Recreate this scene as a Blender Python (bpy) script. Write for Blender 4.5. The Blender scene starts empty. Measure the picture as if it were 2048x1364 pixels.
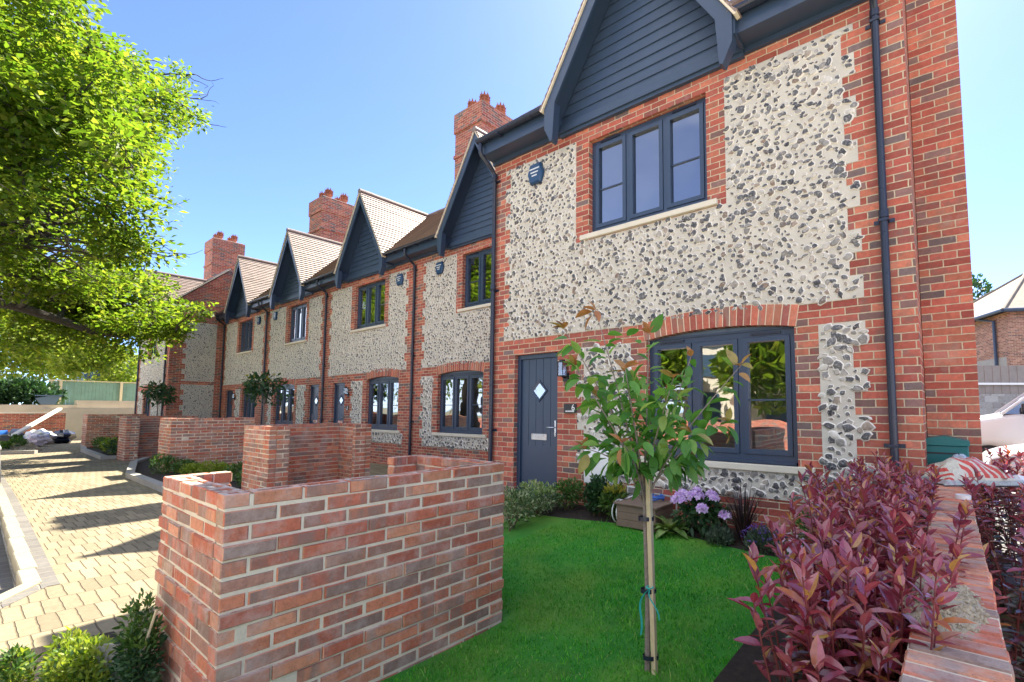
import bpy, math, random
import numpy as np
from mathutils import Matrix, Vector
R = math.radians
rng = np.random.default_rng(11)
scene = bpy.context.scene
COL = scene.collection
ORG = {}

# ------------------------------------------------------------------ objects
def tag(o, label=None, cat=None, group=None, kind=None):
    if label: o['label'] = label
    if cat: o['category'] = cat
    if group: o['group'] = group
    if kind: o['kind'] = kind
    return o

def thing(name, label, cat, loc=(0, 0, 0), group=None, rz=0.0):
    o = bpy.data.objects.new(name, None)
    COL.objects.link(o)
    o.location = loc
    o.rotation_euler = (0, 0, rz)
    o.empty_display_size = 0.2
    ORG[o.name] = np.array(loc, float) if rz == 0 else np.zeros(3)
    return tag(o, label, cat, group)

def copy_tree(o, parent=None):
    c = o.copy()
    COL.objects.link(c)
    ORG[c.name] = ORG.get(o.name, np.zeros(3))
    c.parent = parent
    for ch in list(o.children):
        copy_tree(ch, c)
    return c

class MB:
    """collects shapes (world or local metres) and links them as one mesh object"""
    def __init__(s):
        s.v = []; s.f3 = []; s.f4 = []; s.n = 0; s.attr = []; s.has_attr = False
        s.poly = []
    def raw(s, V, F, attr=None):
        V = np.asarray(V, float).reshape(-1, 3)
        F = np.asarray(F, int)
        (s.f3 if F.shape[1] == 3 else s.f4).append(F + s.n)
        s.v.append(V); s.n += len(V)
        if attr is not None: s.has_attr = True
        s.attr.append(np.zeros(len(V)) if attr is None else np.asarray(attr, float))
        return s
    def ngon(s, P):
        P = np.asarray(P, float)
        s.poly.append(list(range(s.n, s.n + len(P))))
        s.v.append(P); s.n += len(P); s.attr.append(np.zeros(len(P)))
        return s
    def quad(s, a, b, c, d):
        return s.raw([a, b, c, d], [[0, 1, 2, 3]])
    def tri(s, a, b, c):
        return s.raw([a, b, c], [[0, 1, 2]])
    BF = np.array([[0, 3, 2, 1], [4, 5, 6, 7], [0, 1, 5, 4], [1, 2, 6, 5], [2, 3, 7, 6], [3, 0, 4, 7]])
    def hexa(s, P):
        return s.raw(P, s.BF)
    def box(s, x0, x1, y0, y1, z0, z1):
        return s.hexa([(x0, y0, z0), (x1, y0, z0), (x1, y1, z0), (x0, y1, z0),
                       (x0, y0, z1), (x1, y0, z1), (x1, y1, z1), (x0, y1, z1)])
    def bbox(s, x0, x1, y0, y1, z0, z1, b=.004):
        """box with chamfered edges"""
        xs = (x0, x0 + b, x1 - b, x1); ys = (y0, y0 + b, y1 - b, y1); zs = (z0, z0 + b, z1 - b, z1)
        P = []; idx = {}
        def vid(i, j, k):
            if (i, j, k) not in idx:
                idx[(i, j, k)] = len(P); P.append((xs[i], ys[j], zs[k]))
            return idx[(i, j, k)]
        Q = []; T = []
        c = (1, 2)
        for (k, o) in ((0, 1), (3, -1)):
            q = [vid(1, 1, k), vid(2, 1, k), vid(2, 2, k), vid(1, 2, k)]; Q.append(q[::-o])
            q = [vid(1, k, 1), vid(2, k, 1), vid(2, k, 2), vid(1, k, 2)]; Q.append(q[::o])
            q = [vid(k, 1, 1), vid(k, 2, 1), vid(k, 2, 2), vid(k, 1, 2)]; Q.append(q[::-o])
        def e(i): return 1 if i == 0 else 2
        for j in (0, 3):
            for k in (0, 3):
                Q.append([vid(1, j, e(k)), vid(2, j, e(k)), vid(2, e(j), k), vid(1, e(j), k)])
                Q.append([vid(j, 1, e(k)), vid(j, 2, e(k)), vid(e(j), 2, k), vid(e(j), 1, k)])
                Q.append([vid(j, e(k), 1), vid(j, e(k), 2), vid(e(j), k, 2), vid(e(j), k, 1)])
        for i in (0, 3):
            for j in (0, 3):
                for k in (0, 3):
                    T.append([vid(i, e(j), e(k)), vid(e(i), j, e(k)), vid(e(i), e(j), k)])
        n0 = s.n
        s.raw(P, Q)
        s.f3.append(np.array(T) + n0)
        return s
    def prism(s, poly, axis, a0, a1):
        """extrude a 2D polygon along an axis; poly gives the two other coordinates in xyz order"""
        def P(p, a):
            l = list(p); l.insert('xyz'.index(axis), a); return l
        n = len(poly)
        A = [P(p, a0) for p in poly]; B = [P(p, a1) for p in poly]
        s.ngon(A); s.ngon(B[::-1])
        s.raw(A + B, [[i, i + n, (i + 1) % n + n, (i + 1) % n] for i in range(n)])
        return s
    def tube(s, path, r, n=8, caps=True):
        path = np.asarray(path, float); m = len(path)
        r = np.full(m, r) if np.isscalar(r) else np.asarray(r, float)
        t = np.gradient(path, axis=0); t /= np.linalg.norm(t, axis=1)[:, None] + 1e-12
        up = np.array([0, 0, 1.0]) if abs(t[0][2]) < .9 else np.array([1.0, 0, 0])
        V = []
        u = np.cross(t[0], up); u /= np.linalg.norm(u)
        for i in range(m):
            u = u - t[i] * (u @ t[i]); u /= np.linalg.norm(u) + 1e-12
            w = np.cross(t[i], u)
            a = np.arange(n) * 2 * math.pi / n
            V.append(path[i] + r[i] * (np.cos(a)[:, None] * u + np.sin(a)[:, None] * w))
        V = np.concatenate(V)
        F = [[i * n + j, i * n + (j + 1) % n, (i + 1) * n + (j + 1) % n, (i + 1) * n + j] for i in range(m - 1) for j in range(n)]
        s.raw(V, F)
        if caps:
            s.ngon(V[:n][::-1]); s.ngon(V[-n:])
        return s
    def lathe(s, prof, c, n=16, axis='z', cap=False):
        prof = np.asarray(prof, float); a = np.arange(n) * 2 * math.pi / n; V = []
        for r, h in prof:
            P = np.stack([r * np.cos(a), r * np.sin(a), np.full(n, h)], 1)
            if axis == 'y': P = P[:, [0, 2, 1]] * [1, 1, -1]
            if axis == 'x': P = P[:, [2, 0, 1]]
            V.append(P + np.asarray(c))
        V = np.concatenate(V); m = len(prof)
        s.raw(V, [[i * n + j, i * n + (j + 1) % n, (i + 1) * n + (j + 1) % n, (i + 1) * n + j] for i in range(m - 1) for j in range(n)])
        if cap: s.ngon(V[:n][::-1]); s.ngon(V[-n:])
        return s
    def inst(s, T, F, pos, M, sc=1.0, attr=None):
        """copies of template T (k,3) at pos (N,3) with frames M (N,3,3: columns are the axes)"""
        T = np.asarray(T, float); pos = np.asarray(pos, float); N = len(pos)
        if N == 0: return s
        sc = np.broadcast_to(np.asarray(sc, float), (N,) if np.ndim(sc) < 2 else np.shape(sc))
        TT = T[None] * (sc[:, None, None] if sc.ndim == 1 else sc[:, None, :])
        V = np.einsum('nij,nkj->nki', M, TT) + pos[:, None]
        off = (np.arange(N) * len(T))[:, None, None]
        n0 = s.n
        for f in F:
            f = np.asarray(f)
            FF = (f[None] + off).reshape(-1, f.shape[1]) + n0
            (s.f3 if f.shape[1] == 3 else s.f4).append(FF)
        s.v.append(V.reshape(-1, 3)); s.n += N * len(T)
        if attr is not None: s.has_attr = True
        s.attr.append(np.zeros(N * len(T)) if attr is None else np.tile(np.asarray(attr, float), N))
        return s
    def build(s, name, mat, parent=None, smooth=False, local=False):
        me = bpy.data.meshes.new(name)
        V = np.concatenate(s.v) if s.v else np.zeros((0, 3))
        org = np.zeros(3)
        if parent is not None and not local: org = ORG[parent.name]
        V = V - org
        loops = []; tot = []
        for f in s.f4: loops.append(f.ravel()); tot.append(np.full(len(f), 4))
        for f in s.f3: loops.append(f.ravel()); tot.append(np.full(len(f), 3))
        for p in s.poly: loops.append(np.array(p)); tot.append(np.array([len(p)]))
        L = np.concatenate(loops); tot = np.concatenate(tot); start = np.concatenate([[0], np.cumsum(tot)[:-1]])
        me.vertices.add(len(V)); me.vertices.foreach_set('co', V.ravel())
        me.loops.add(len(L)); me.loops.foreach_set('vertex_index', L.astype(np.int32))
        me.polygons.add(len(tot)); me.polygons.foreach_set('loop_start', start.astype(np.int32))
        me.update(calc_edges=True); me.validate()
        if len(me.loops) == len(L):
            nrm = np.zeros(len(tot) * 3); me.polygons.foreach_get('normal', nrm); nrm = nrm.reshape(-1, 3)
            t = np.stack([-nrm[:, 1], nrm[:, 0], np.zeros(len(tot))], 1); l = np.linalg.norm(t, axis=1)
            flat = l < .05; t[flat] = (1, 0, 0); l[flat] = 1; t /= l[:, None]
            b = np.cross(nrm, t)
            b[flat] = (0, 1, 0)
            W = V + org
            fi = np.repeat(np.arange(len(tot)), tot)
            P = W[L]
            uv = np.stack([(P * t[fi]).sum(1), (P * b[fi]).sum(1)], 1)
            me.uv_layers.new(name='UVMap').data.foreach_set('uv', uv.ravel())
        if s.has_attr:
            a = me.color_attributes.new('rim', 'FLOAT_COLOR', 'POINT')
            A = np.concatenate(s.attr); C = np.stack([A, A, A, np.ones_like(A)], 1)
            a.data.foreach_set('color', C.ravel())
        me.polygons.foreach_set('use_smooth', np.ones(len(me.polygons), bool))
        if not smooth: me.set_sharp_from_angle(angle=R(34))
        o = bpy.data.objects.new(name, me)
        COL.objects.link(o)
        if mat: me.materials.append(mat)
        ORG[o.name] = org
        if parent is not None: o.parent = parent
        return o

def frames(d, n):
    """orthonormal frames with x along d and z near n"""
    d = d / (np.linalg.norm(d, axis=1)[:, None] + 1e-12)
    y = np.cross(n, d); ly = np.linalg.norm(y, axis=1)
    bad = ly < 1e-4; y[bad] = np.cross(np.array([.3, .9, .1]), d[bad]); ly = np.linalg.norm(y, axis=1)
    y /= ly[:, None]
    z = np.cross(d, y)
    return np.stack([d, y, z], 2)

def rand_dirs(n, g=rng):
    v = g.normal(size=(n, 3)); return v / np.linalg.norm(v, axis=1)[:, None]

def leaf_template(w=.38, fold=.12, curl=.18, ts=(0, .22, .5, .78, 1)):
    """pointed leaf of unit length along x, folded on its midrib and curling down"""
    V = []; 
    for t in ts:
        ww = w * .5 * (math.sin(math.pi * t ** .85) ** .8 if 0 < t < 1 else 0)
        z = -curl * t * t
        V.append((t, 0, z))
        if 0 < t < 1:
            V.append((t, ww, z + fold * ww * 2)); V.append((t, -ww, z + fold * ww * 2))
    Q = []; T = []
    n = len(ts); c = [0] + [1 + 3 * i for i in range(n - 2)] + [1 + 3 * (n - 2)]
    for i in range(n - 1):
        a, b = c[i], c[i + 1]
        if i == 0: T += [(a, b, b + 1), (a, b + 2, b)]
        elif i == n - 2: T += [(a, b, a + 1), (a, a + 2, b)]
        else: Q += [(a, b, b + 1, a + 1), (a, a + 2, b + 2, b)]
    F = [np.array(T)]
    if Q: F.append(np.array(Q))
    return np.array(V, float), F

LEAF_BIG = leaf_template()
LEAF_MID = leaf_template(ts=(0, .35, .72, 1))
LEAF_LOW = leaf_template(ts=(0, .5, 1), w=.55, curl=.1)

# ------------------------------------------------------------------ materials
def mat(name):
    m = bpy.data.materials.new(name); m.use_nodes = True
    nt = m.node_tree; nt.nodes.clear()
    return m, nt
class NT:
    def __init__(s, nt): s.t = nt
    def n(s, typ, **kw):
        nd = s.t.nodes.new(typ)
        for k, v in kw.items():
            if k in ('i',):
                for a, b in v.items(): s.set(nd, a, b)
            else: setattr(nd, k, v)
        return nd
    def set(s, nd, k, v):
        sock = nd.inputs[k]
        if isinstance(v, bpy.types.NodeSocket): s.t.links.new(v, sock)
        else: sock.default_value = v
    def math(s, op, a, b=0.0, c=0.0, clamp=False):
        nd = s.n('ShaderNodeMath', operation=op); nd.use_clamp = clamp
        for i, x in enumerate((a, b, c)):
            if op in ('FLOOR', 'FRACT', 'ABSOLUTE', 'SINE') and i: break
            if i == 2 and op not in ('MULTIPLY_ADD', 'SMOOTH_MIN', 'WRAP', 'COMPARE'): break
            s.set(nd, i, x)
        return nd.outputs[0]
    def ramp(s, fac, stops, interp='LINEAR'):
        nd = s.n('ShaderNodeValToRGB'); cr = nd.color_ramp; cr.interpolation = interp
        while len(cr.elements) < len(stops): cr.elements.new(.5)
        for e, (p, c) in zip(cr.elements, stops):
            e.position = p; e.color = (c, c, c, 1) if np.isscalar(c) else tuple(c) + (1,)
        s.set(nd, 0, fac); return nd.outputs[0]
    def mix(s, fac, a, b, blend='MIX'):
        nd = s.n('ShaderNodeMix', data_type='RGBA', blend_type=blend)
        def c(x): return x if isinstance(x, bpy.types.NodeSocket) else ((x, x, x, 1) if np.isscalar(x) else tuple(x) + (1,))
        s.set(nd, 0, fac); s.set(nd, 6, c(a)); s.set(nd, 7, c(b)); return nd.outputs[2]
    def noise(s, vec, scale, detail=3, rough=.55, dim='3D', w=None):
        nd = s.n('ShaderNodeTexNoise', noise_dimensions=dim)
        if vec is not None: s.set(nd, 'Vector', vec)
        if w is not None: s.set(nd, 'W', w)
        s.set(nd, 'Scale', scale); s.set(nd, 'Detail', detail); s.set(nd, 'Roughness', rough)
        return nd.outputs[0]
    def uv(s): return s.n('ShaderNodeUVMap', uv_map='UVMap').outputs[0]
    def obj(s): return s.n('ShaderNodeTexCoord').outputs['Object']
    def pos(s): return s.n('ShaderNodeNewGeometry').outputs['Position']
    def isl(s): return s.n('ShaderNodeNewGeometry').outputs['Random Per Island']
    def bump(s, h, dist=.01, strength=1.0, normal=None):
        nd = s.n('ShaderNodeBump'); s.set(nd, 'Height', h); s.set(nd, 'Distance', dist); s.set(nd, 'Strength', strength)
        if normal: s.set(nd, 'Normal', normal)
        return nd.outputs[0]
    def pbsdf(s, color, rough=.6, metal=0.0, normal=None, spec=.5, **kw):
        nd = s.n('ShaderNodeBsdfPrincipled')
        s.set(nd, 'Base Color', color if isinstance(color, bpy.types.NodeSocket) else tuple(color) + (1,))
        s.set(nd, 'Roughness', rough); s.set(nd, 'Metallic', metal); s.set(nd, 'Specular IOR Level', spec)
        if normal: s.set(nd, 'Normal', normal)
        for k, v in kw.items(): s.set(nd, k, v)
        return nd.outputs[0]
    def out(s, sh): s.t.links.new(sh, s.n('ShaderNodeOutputMaterial').inputs[0])

def simple(name, color, rough=.6, metal=0.0, var=.12, scale=6.0, bump=0.0, bscale=40.0, spec=.5):
    m, t = mat(name); N = NT(t); p = N.obj()
    k = N.noise(p, scale, 4); k = N.math('MULTIPLY_ADD', k, 2 * var, 1 - var)
    c = N.mix(1.0, color, k, 'MULTIPLY')
    r = N.math('MULTIPLY_ADD', N.noise(p, scale * 2.3, 3), .2, rough - .1)
    nm = N.bump(N.noise(p, bscale, 3), bump) if bump else None
    N.out(N.pbsdf(c, r, metal, nm, spec)); return m

RED = [(.0, (.41, .105, .07)), (.2, (.47, .135, .085)), (.36, (.35, .085, .062)), (.5, (.5, .165, .1)), (.64, (.4, .11, .078)), (.78, (.31, .1, .08)), (.87, (.23, .125, .11)), (.95, (.17, .12, .115))]
RUST = [(.0, (.52, .15, .082)), (.16, (.58, .21, .11)), (.32, (.45, .14, .085)), (.45, (.62, .26, .14)), (.58, (.4, .2, .135)), (.7, (.54, .16, .085)), (.82, (.31, .2, .15)), (.9, (.45, .28, .18)), (.95, (.56, .23, .13))]

def brick_mat(name, stops=RED, voff=.05, uoff=0.0, bw=.225, bh=.075, mortar=(.62, .5, .34), flemish=False, jw=.0052, rough=.85):
    m, t = mat(name); N = NT(t)
    uv = N.uv(); sp = N.n('ShaderNodeSeparateXYZ'); N.set(sp, 0, uv)
    wob = N.n('ShaderNodeTexNoise', noise_dimensions='2D'); N.set(wob, 'Vector', uv); N.set(wob, 'Scale', 14.0); N.set(wob, 'Detail', 2.0)
    ws = N.n('ShaderNodeSeparateColor'); N.set(ws, 0, wob.outputs['Color'])
    u = N.math('ADD', sp.outputs[0], N.math('MULTIPLY_ADD', ws.outputs[0], .008, uoff - .004))
    v = N.math('ADD', sp.outputs[1], N.math('MULTIPLY_ADD', ws.outputs[1], .007, -.0035 - voff))
    rv = N.math('DIVIDE', v, bh); row = N.math('FLOOR', rv); fv = N.math('MULTIPLY', N.math('FRACT', rv), bh)
    odd = N.math('MODULO', N.math('ABSOLUTE', row), 2.0)
    if not flemish:
        ru = N.math('ADD', N.math('DIVIDE', u, bw), N.math('MULTIPLY', odd, .5))
        col = N.math('FLOOR', ru); fu = N.math('MULTIPLY', N.math('FRACT', ru), bw)
        du = N.math('MINIMUM', fu, N.math('SUBTRACT', bw, fu))
    else:
        per = bw * 1.5
        ru = N.math('ADD', N.math('DIVIDE', u, per), N.math('MULTIPLY', odd, .5))
        c0 = N.math('FLOOR', ru); fu = N.math('MULTIPLY', N.math('FRACT', ru), per)
        hd = N.math('GREATER_THAN', fu, bw)
        col = N.math('MULTIPLY_ADD', c0, 2.0, hd)
        w = N.math('MULTIPLY_ADD', hd, -bw * .5, bw)
        lu = N.math('SUBTRACT', fu, N.math('MULTIPLY', hd, bw))
        du = N.math('MINIMUM', lu, N.math('SUBTRACT', w, lu))
    dv = N.math('MINIMUM', fv, N.math('SUBTRACT', bh, fv))
    d = N.math('MINIMUM', du, dv)
    mr = N.n('ShaderNodeMapRange', interpolation_type='SMOOTHSTEP'); N.set(mr, 0, d); N.set(mr, 1, jw - .0015); N.set(mr, 2, jw + .0018)
    mask = mr.outputs[0]
    cb = N.n('ShaderNodeCombineXYZ'); N.set(cb, 0, col); N.set(cb, 1, row)
    wn = N.n('ShaderNodeTexWhiteNoise', noise_dimensions='2D'); N.set(wn, 0, cb.outputs[0])
    rnd = wn.outputs[0]
    base = N.ramp(rnd, stops, 'CONSTANT')
    r2 = N.n('ShaderNodeSeparateColor'); N.set(r2, 0, wn.outputs[1])
    pos = N.pos()
    mot = N.noise(pos, 26.0, 5, .65)
    base = N.mix(1.0, base, N.math('MULTIPLY_ADD', mot, .9, .56), 'MULTIPLY')
    base = N.mix(1.0, base, N.math('MULTIPLY_ADD', r2.outputs[1], .45, .78), 'MULTIPLY')
    blot = N.ramp(N.noise(pos, 9.0, 4, .6), [(.5, 0.0), (.64, .7)])
    base = N.mix(N.math('MULTIPLY', blot, r2.outputs[0]), base, (.19, .13, .105))
    big = N.noise(pos, .55, 3)
    base = N.mix(1.0, base, N.math('MULTIPLY_ADD', big, .5, .76), 'MULTIPLY')
    lime = N.ramp(N.noise(pos, 3.1, 5, .7), [(.56, 0.0), (.8, .35)])
    base = N.mix(lime, base, (.55, .47, .4))
    mc = N.mix(1.0, mortar, N.math('MULTIPLY_ADD', N.noise(pos, 35.0, 4), .7, .65), 'MULTIPLY')
    c = N.mix(mask, mc, base)
    h = N.math('ADD', N.math('MULTIPLY', mask, 1.0), N.math('MULTIPLY', N.noise(pos, 90.0, 4, .7), .45))
    h = N.math('ADD', h, N.math('MULTIPLY', r2.outputs[2], .35))
    N.out(N.pbsdf(c, rough, 0, N.bump(h, .006), .3)); return m

def island_brick_mat(name, stops, lime=.5, top=.8):
    """for bricks that are modelled one by one"""
    m, t = mat(name); N = NT(t); r = N.isl(); pos = N.pos()
    base = N.ramp(r, stops, 'CONSTANT')
    wn = N.n('ShaderNodeTexWhiteNoise', noise_dimensions='1D'); N.set(wn, 'W', N.math('MULTIPLY', r, 371.0))
    s2 = N.n('ShaderNodeSeparateColor'); N.set(s2, 0, wn.outputs[1])
    base = N.mix(1.0, base, N.math('MULTIPLY_ADD', N.noise(pos, 30.0, 6, .7), 1.0, .5), 'MULTIPLY')
    base = N.mix(1.0, base, N.math('MULTIPLY_ADD', s2.outputs[0], .4, .8), 'MULTIPLY')
    st = N.n('ShaderNodeMapping'); N.set(st, 0, pos); N.set(st, 'Scale', (9.0, 9.0, 1.5))
    pat = N.ramp(N.noise(st.outputs[0], 1.0, 4, .6), [(.46, 0.0), (.6, .8)])
    base = N.mix(N.math('MULTIPLY', pat, N.math('GREATER_THAN', s2.outputs[1], .5)), base, (.3, .19, .145))
    li = N.ramp(N.noise(pos, 5.5, 6, .75), [(.47, 0.0), (.7, lime)])
    base = N.mix(li, base, (.6, .46, .38))
    nz = N.n('ShaderNodeSeparateXYZ'); N.set(nz, 0, N.n('ShaderNodeNewGeometry').outputs['Normal'])
    topf = N.math('MULTIPLY', N.math('GREATER_THAN', nz.outputs[2], .8), N.ramp(N.noise(pos, 13.0, 4, .7), [(.42, 0.0), (.55, top)]))
    base = N.mix(topf, base, (.66, .56, .46))
    spk = N.ramp(N.noise(pos, 210.0, 2, .5), [(.66, 0.0), (.72, .6)])
    base = N.mix(spk, base, (.12, .07, .06))
    h = N.math('ADD', N.noise(pos, 60.0, 5, .75), N.math('MULTIPLY', spk, -.6))
    N.out(N.pbsdf(base, .88, 0, N.bump(h, .005), .3)); return m

def leaf_mat(name, stops, trans=.35, rough=.45, spec=.4, nscale=0.0, tcol=None):
    m, t = mat(name); N = NT(t); r = N.isl()
    c = N.ramp(r, stops)
    c = N.mix(1.0, c, N.math('MULTIPLY_ADD', N.noise(N.pos(), 22.0, 3), .5, .75), 'MULTIPLY')
    p = N.pbsdf(c, rough, 0, None, spec)
    tr = N.n('ShaderNodeBsdfTranslucent')
    N.set(tr, 0, N.mix(1.0, c, tcol or (1.25, 1.25, .6), 'MULTIPLY'))
    ms = N.n('ShaderNodeMixShader'); N.set(ms, 0, trans); N.set(ms, 1, p); N.set(ms, 2, tr.outputs[0])
    N.out(ms.outputs[0]); return m

def glass_mat(name, base=.16, tint=(.78, .84, .86)):
    m, t = mat(name); N = NT(t)
    fr = N.n('ShaderNodeFresnel'); N.set(fr, 'IOR', 1.52)
    f = N.math('MULTIPLY_ADD', fr.outputs[0], 1.5, base, True); f = N.math('MINIMUM', f, 1.0)
    g = N.n('ShaderNodeBsdfGlossy'); N.set(g, 'Roughness', 0.012); N.set(g, 'Color', (.95, .97, 1, 1))
    wv = N.bump(N.noise(N.pos(), 1.3, 2), .006); N.set(g, 'Normal', wv)
    tr = N.n('ShaderNodeBsdfTransparent'); N.set(tr, 0, tint + (1,))
    ms = N.n('ShaderNodeMixShader'); N.set(ms, 0, f); N.set(ms, 1, tr.outputs[0]); N.set(ms, 2, g.outputs[0])
    N.out(ms.outputs[0]); return m
# ------------------------------------------------------------------ shared materials
M = {}
M['brick'] = brick_mat('house_brick')
M['brick_flem'] = brick_mat('stack_brick', flemish=True)
M['chim'] = brick_mat('chimney_brick', voff=0.0)
M['voussoir'] = island_brick_mat('arch_brick', RED[:6] + [(.9, (.4, .15, .09))], lime=.15)
M['wallbrick'] = island_brick_mat('garden_wall_brick', RUST, lime=.62)
M['mortar'] = simple('cream_mortar', (.76, .65, .47), .92, var=.25, scale=9, bump=.006, bscale=120)
M['panel'] = simple('flint_bed_mortar', (.58, .54, .455), .95, var=.28, scale=3, bump=.006, bscale=90)
M['dark'] = simple('anthracite_paint', (.036, .06, .105), .34, var=.1, scale=3)
M['headp'] = simple('head_panel_sky_sheen', (.1, .15, .22), .3, var=.1, scale=3)  # frame paint lightened: sky reflection put into the base colour
M['clad'] = simple('dark_cladding_paint', (.042, .07, .118), .5, var=.16, scale=4, bump=.002, bscale=60)
M['gutter'] = simple('black_plastic', (.018, .024, .045), .3, var=.1)
M['sill'] = simple('cream_stone', (.68, .62, .5), .8, var=.12, scale=8, bump=.002, bscale=120)
M['glass'] = glass_mat('window_glass', .3)
M['plaster'] = simple('white_plaster', (.62, .61, .58), .9, var=.05)
M['carpet'] = simple('grey_carpet', (.25, .23, .21), .95, var=.1)
M['white'] = simple('white_plastic', (.82, .82, .8), .4, var=.03)
M['chrome'] = simple('chrome', (.8, .8, .82), .16, 1.0, var=.05)
M['terra'] = simple('terracotta', (.29, .095, .06), .75, var=.2, scale=9)
M['lead'] = simple('lead_flashing', (.25, .26, .28), .5, .3, var=.15)
M['blackm'] = simple('black_metal', (.015, .016, .018), .35, var=.1)
M['lampglass'] = glass_mat('lamp_glass', .12)
def tile_mat():
    m, t = mat('roof_tile'); N = NT(t); uv = N.uv(); sp = N.n('ShaderNodeSeparateXYZ'); N.set(sp, 0, uv)
    row = N.math('FLOOR', N.math('DIVIDE', sp.outputs[1], .1))
    ru = N.math('ADD', N.math('DIVIDE', sp.outputs[0], .165), N.math('MULTIPLY', N.math('MODULO', N.math('ABSOLUTE', row), 2.0), .5))
    cb = N.n('ShaderNodeCombineXYZ'); N.set(cb, 0, N.math('FLOOR', ru)); N.set(cb, 1, row)
    wn = N.n('ShaderNodeTexWhiteNoise', noise_dimensions='2D'); N.set(wn, 0, cb.outputs[0])
    c = N.ramp(wn.outputs[0], [(0, (.21, .145, .11)), (.5, (.27, .185, .145)), (1, (.165, .115, .09))])
    c = N.mix(1.0, c, N.math('MULTIPLY_ADD', N.noise(N.pos(), 14.0, 4), .6, .7), 'MULTIPLY')
    gap = N.math('LESS_THAN', N.math('FRACT', ru), .035)
    c = N.mix(gap, c, (.06, .04, .035))
    N.out(N.pbsdf(c, .55, 0, N.bump(N.noise(N.pos(), 60.0, 3), .003), .6)); return m
M['tile'] = tile_mat()
def flint_mat():
    m, t = mat('flint'); N = NT(t)
    at = N.n('ShaderNodeAttribute', attribute_name='rim'); r = N.isl(); p = N.pos()
    core = N.ramp(r, [(0, (.025, .027, .034)), (.2, (.12, .118, .118)), (.36, (.045, .048, .057)), (.55, (.2, .19, .175)), (.7, (.34, .31, .27)), (.84, (.6, .56, .48)), (.91, (.25, .17, .11)), (1, (.06, .06, .066))])
    n1 = N.noise(p, 48.0, 4, .65)
    core = N.mix(N.ramp(n1, [(.52, 0.0), (.62, .6)]), core, (.42, .39, .34))
    core = N.mix(1.0, core, N.math('MULTIPLY_ADD', N.noise(p, 24.0, 3), .9, .55), 'MULTIPLY')
    edge = N.math('ADD', at.outputs['Fac'], N.math('MULTIPLY_ADD', n1, .5, -.25))
    rim = N.ramp(edge, [(.44, 0.0), (.66, 1.0)])
    c = N.mix(rim, core, (.78, .74, .66))
    N.out(N.pbsdf(c, N.math('MULTIPLY_ADD', rim, .4, .42), 0, N.bump(N.noise(p, 70.0, 4, .7), .004), .5)); return m
M['flint'] = flint_mat()

# ------------------------------------------------------------------ building pieces
class Plane:
    """maps (a, out, z): a runs along the wall, out is the distance in front of it"""
    def __init__(s, axis, val, sign): s.axis, s.val, s.sign = axis, val, sign
    def __call__(s, a, o, z):
        return (a, s.val + s.sign * o, z) if s.axis == 'y' else (s.val + s.sign * o, a, z)
    def arr(s, A, O, Z):
        B = s.val + s.sign * O
        return np.stack([A, B, Z], -1) if s.axis == 'y' else np.stack([B, A, Z], -1)
    def box(s, mb, a0, a1, o0, o1, z0, z1):
        p = s(a0, o0, z0); q = s(a1, o1, z1)
        lo = np.minimum(p, q); hi = np.maximum(p, q)
        mb.box(lo[0], hi[0], lo[1], hi[1], lo[2], hi[2])

def wall_face(mb, pl, a0, a1, z0, z1, holes, depth=.11):
    xs = sorted(set([a0, a1] + [h[0] for h in holes] + [h[1] for h in holes]))
    zs = sorted(set([z0, z1] + [h[2] for h in holes] + [h[3] for h in holes]))
    flip = (pl.axis == 'y') != (pl.sign < 0)
    def q(*P):
        P = list(P); mb.quad(*(P[::-1] if flip else P))
    for i in range(len(xs) - 1):
        for j in range(len(zs) - 1):
            cx, cz = (xs[i] + xs[i + 1]) / 2, (zs[j] + zs[j + 1]) / 2
            if any(h[0] < cx < h[1] and h[2] < cz < h[3] for h in holes): continue
            q(pl(xs[i], 0, zs[j]), pl(xs[i + 1], 0, zs[j]), pl(xs[i + 1], 0, zs[j + 1]), pl(xs[i], 0, zs[j + 1]))
    for (h0, h1, k0, k1) in holes:
        d = -depth - .2
        q(pl(h0, 0, k0), pl(h0, 0, k1), pl(h0, d, k1), pl(h0, d, k0))
        q(pl(h1, 0, k1), pl(h1, 0, k0), pl(h1, d, k0), pl(h1, d, k1))
        q(pl(h0, 0, k1), pl(h1, 0, k1), pl(h1, d, k1), pl(h0, d, k1))
        q(pl(h1, 0, k0), pl(h0, 0, k0), pl(h0, d, k0), pl(h1, d, k0))

def toothed(a0, a1, z0, z1, zref, lt=True, rt=True, tooth=.1125, down=False):
    """rects of a flint panel whose sides interlock with the brick quoins"""
    R_ = [(a0, a1, z0, z1)]; s = .225
    k = 0
    while k < 40:
        lo, hi = (zref + s * k, zref + s * (k + 1)) if not down else (zref - s * (k + 1), zref - s * k)
        if k % 2 == 0:
            l, h = max(lo, z0), min(hi, z1)
            if h - l > .02:
                if lt: R_.append((a0 - tooth, a0, l, h))
                if rt: R_.append((a1, a1 + tooth, l, h))
        k += 1
    return R_

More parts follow.
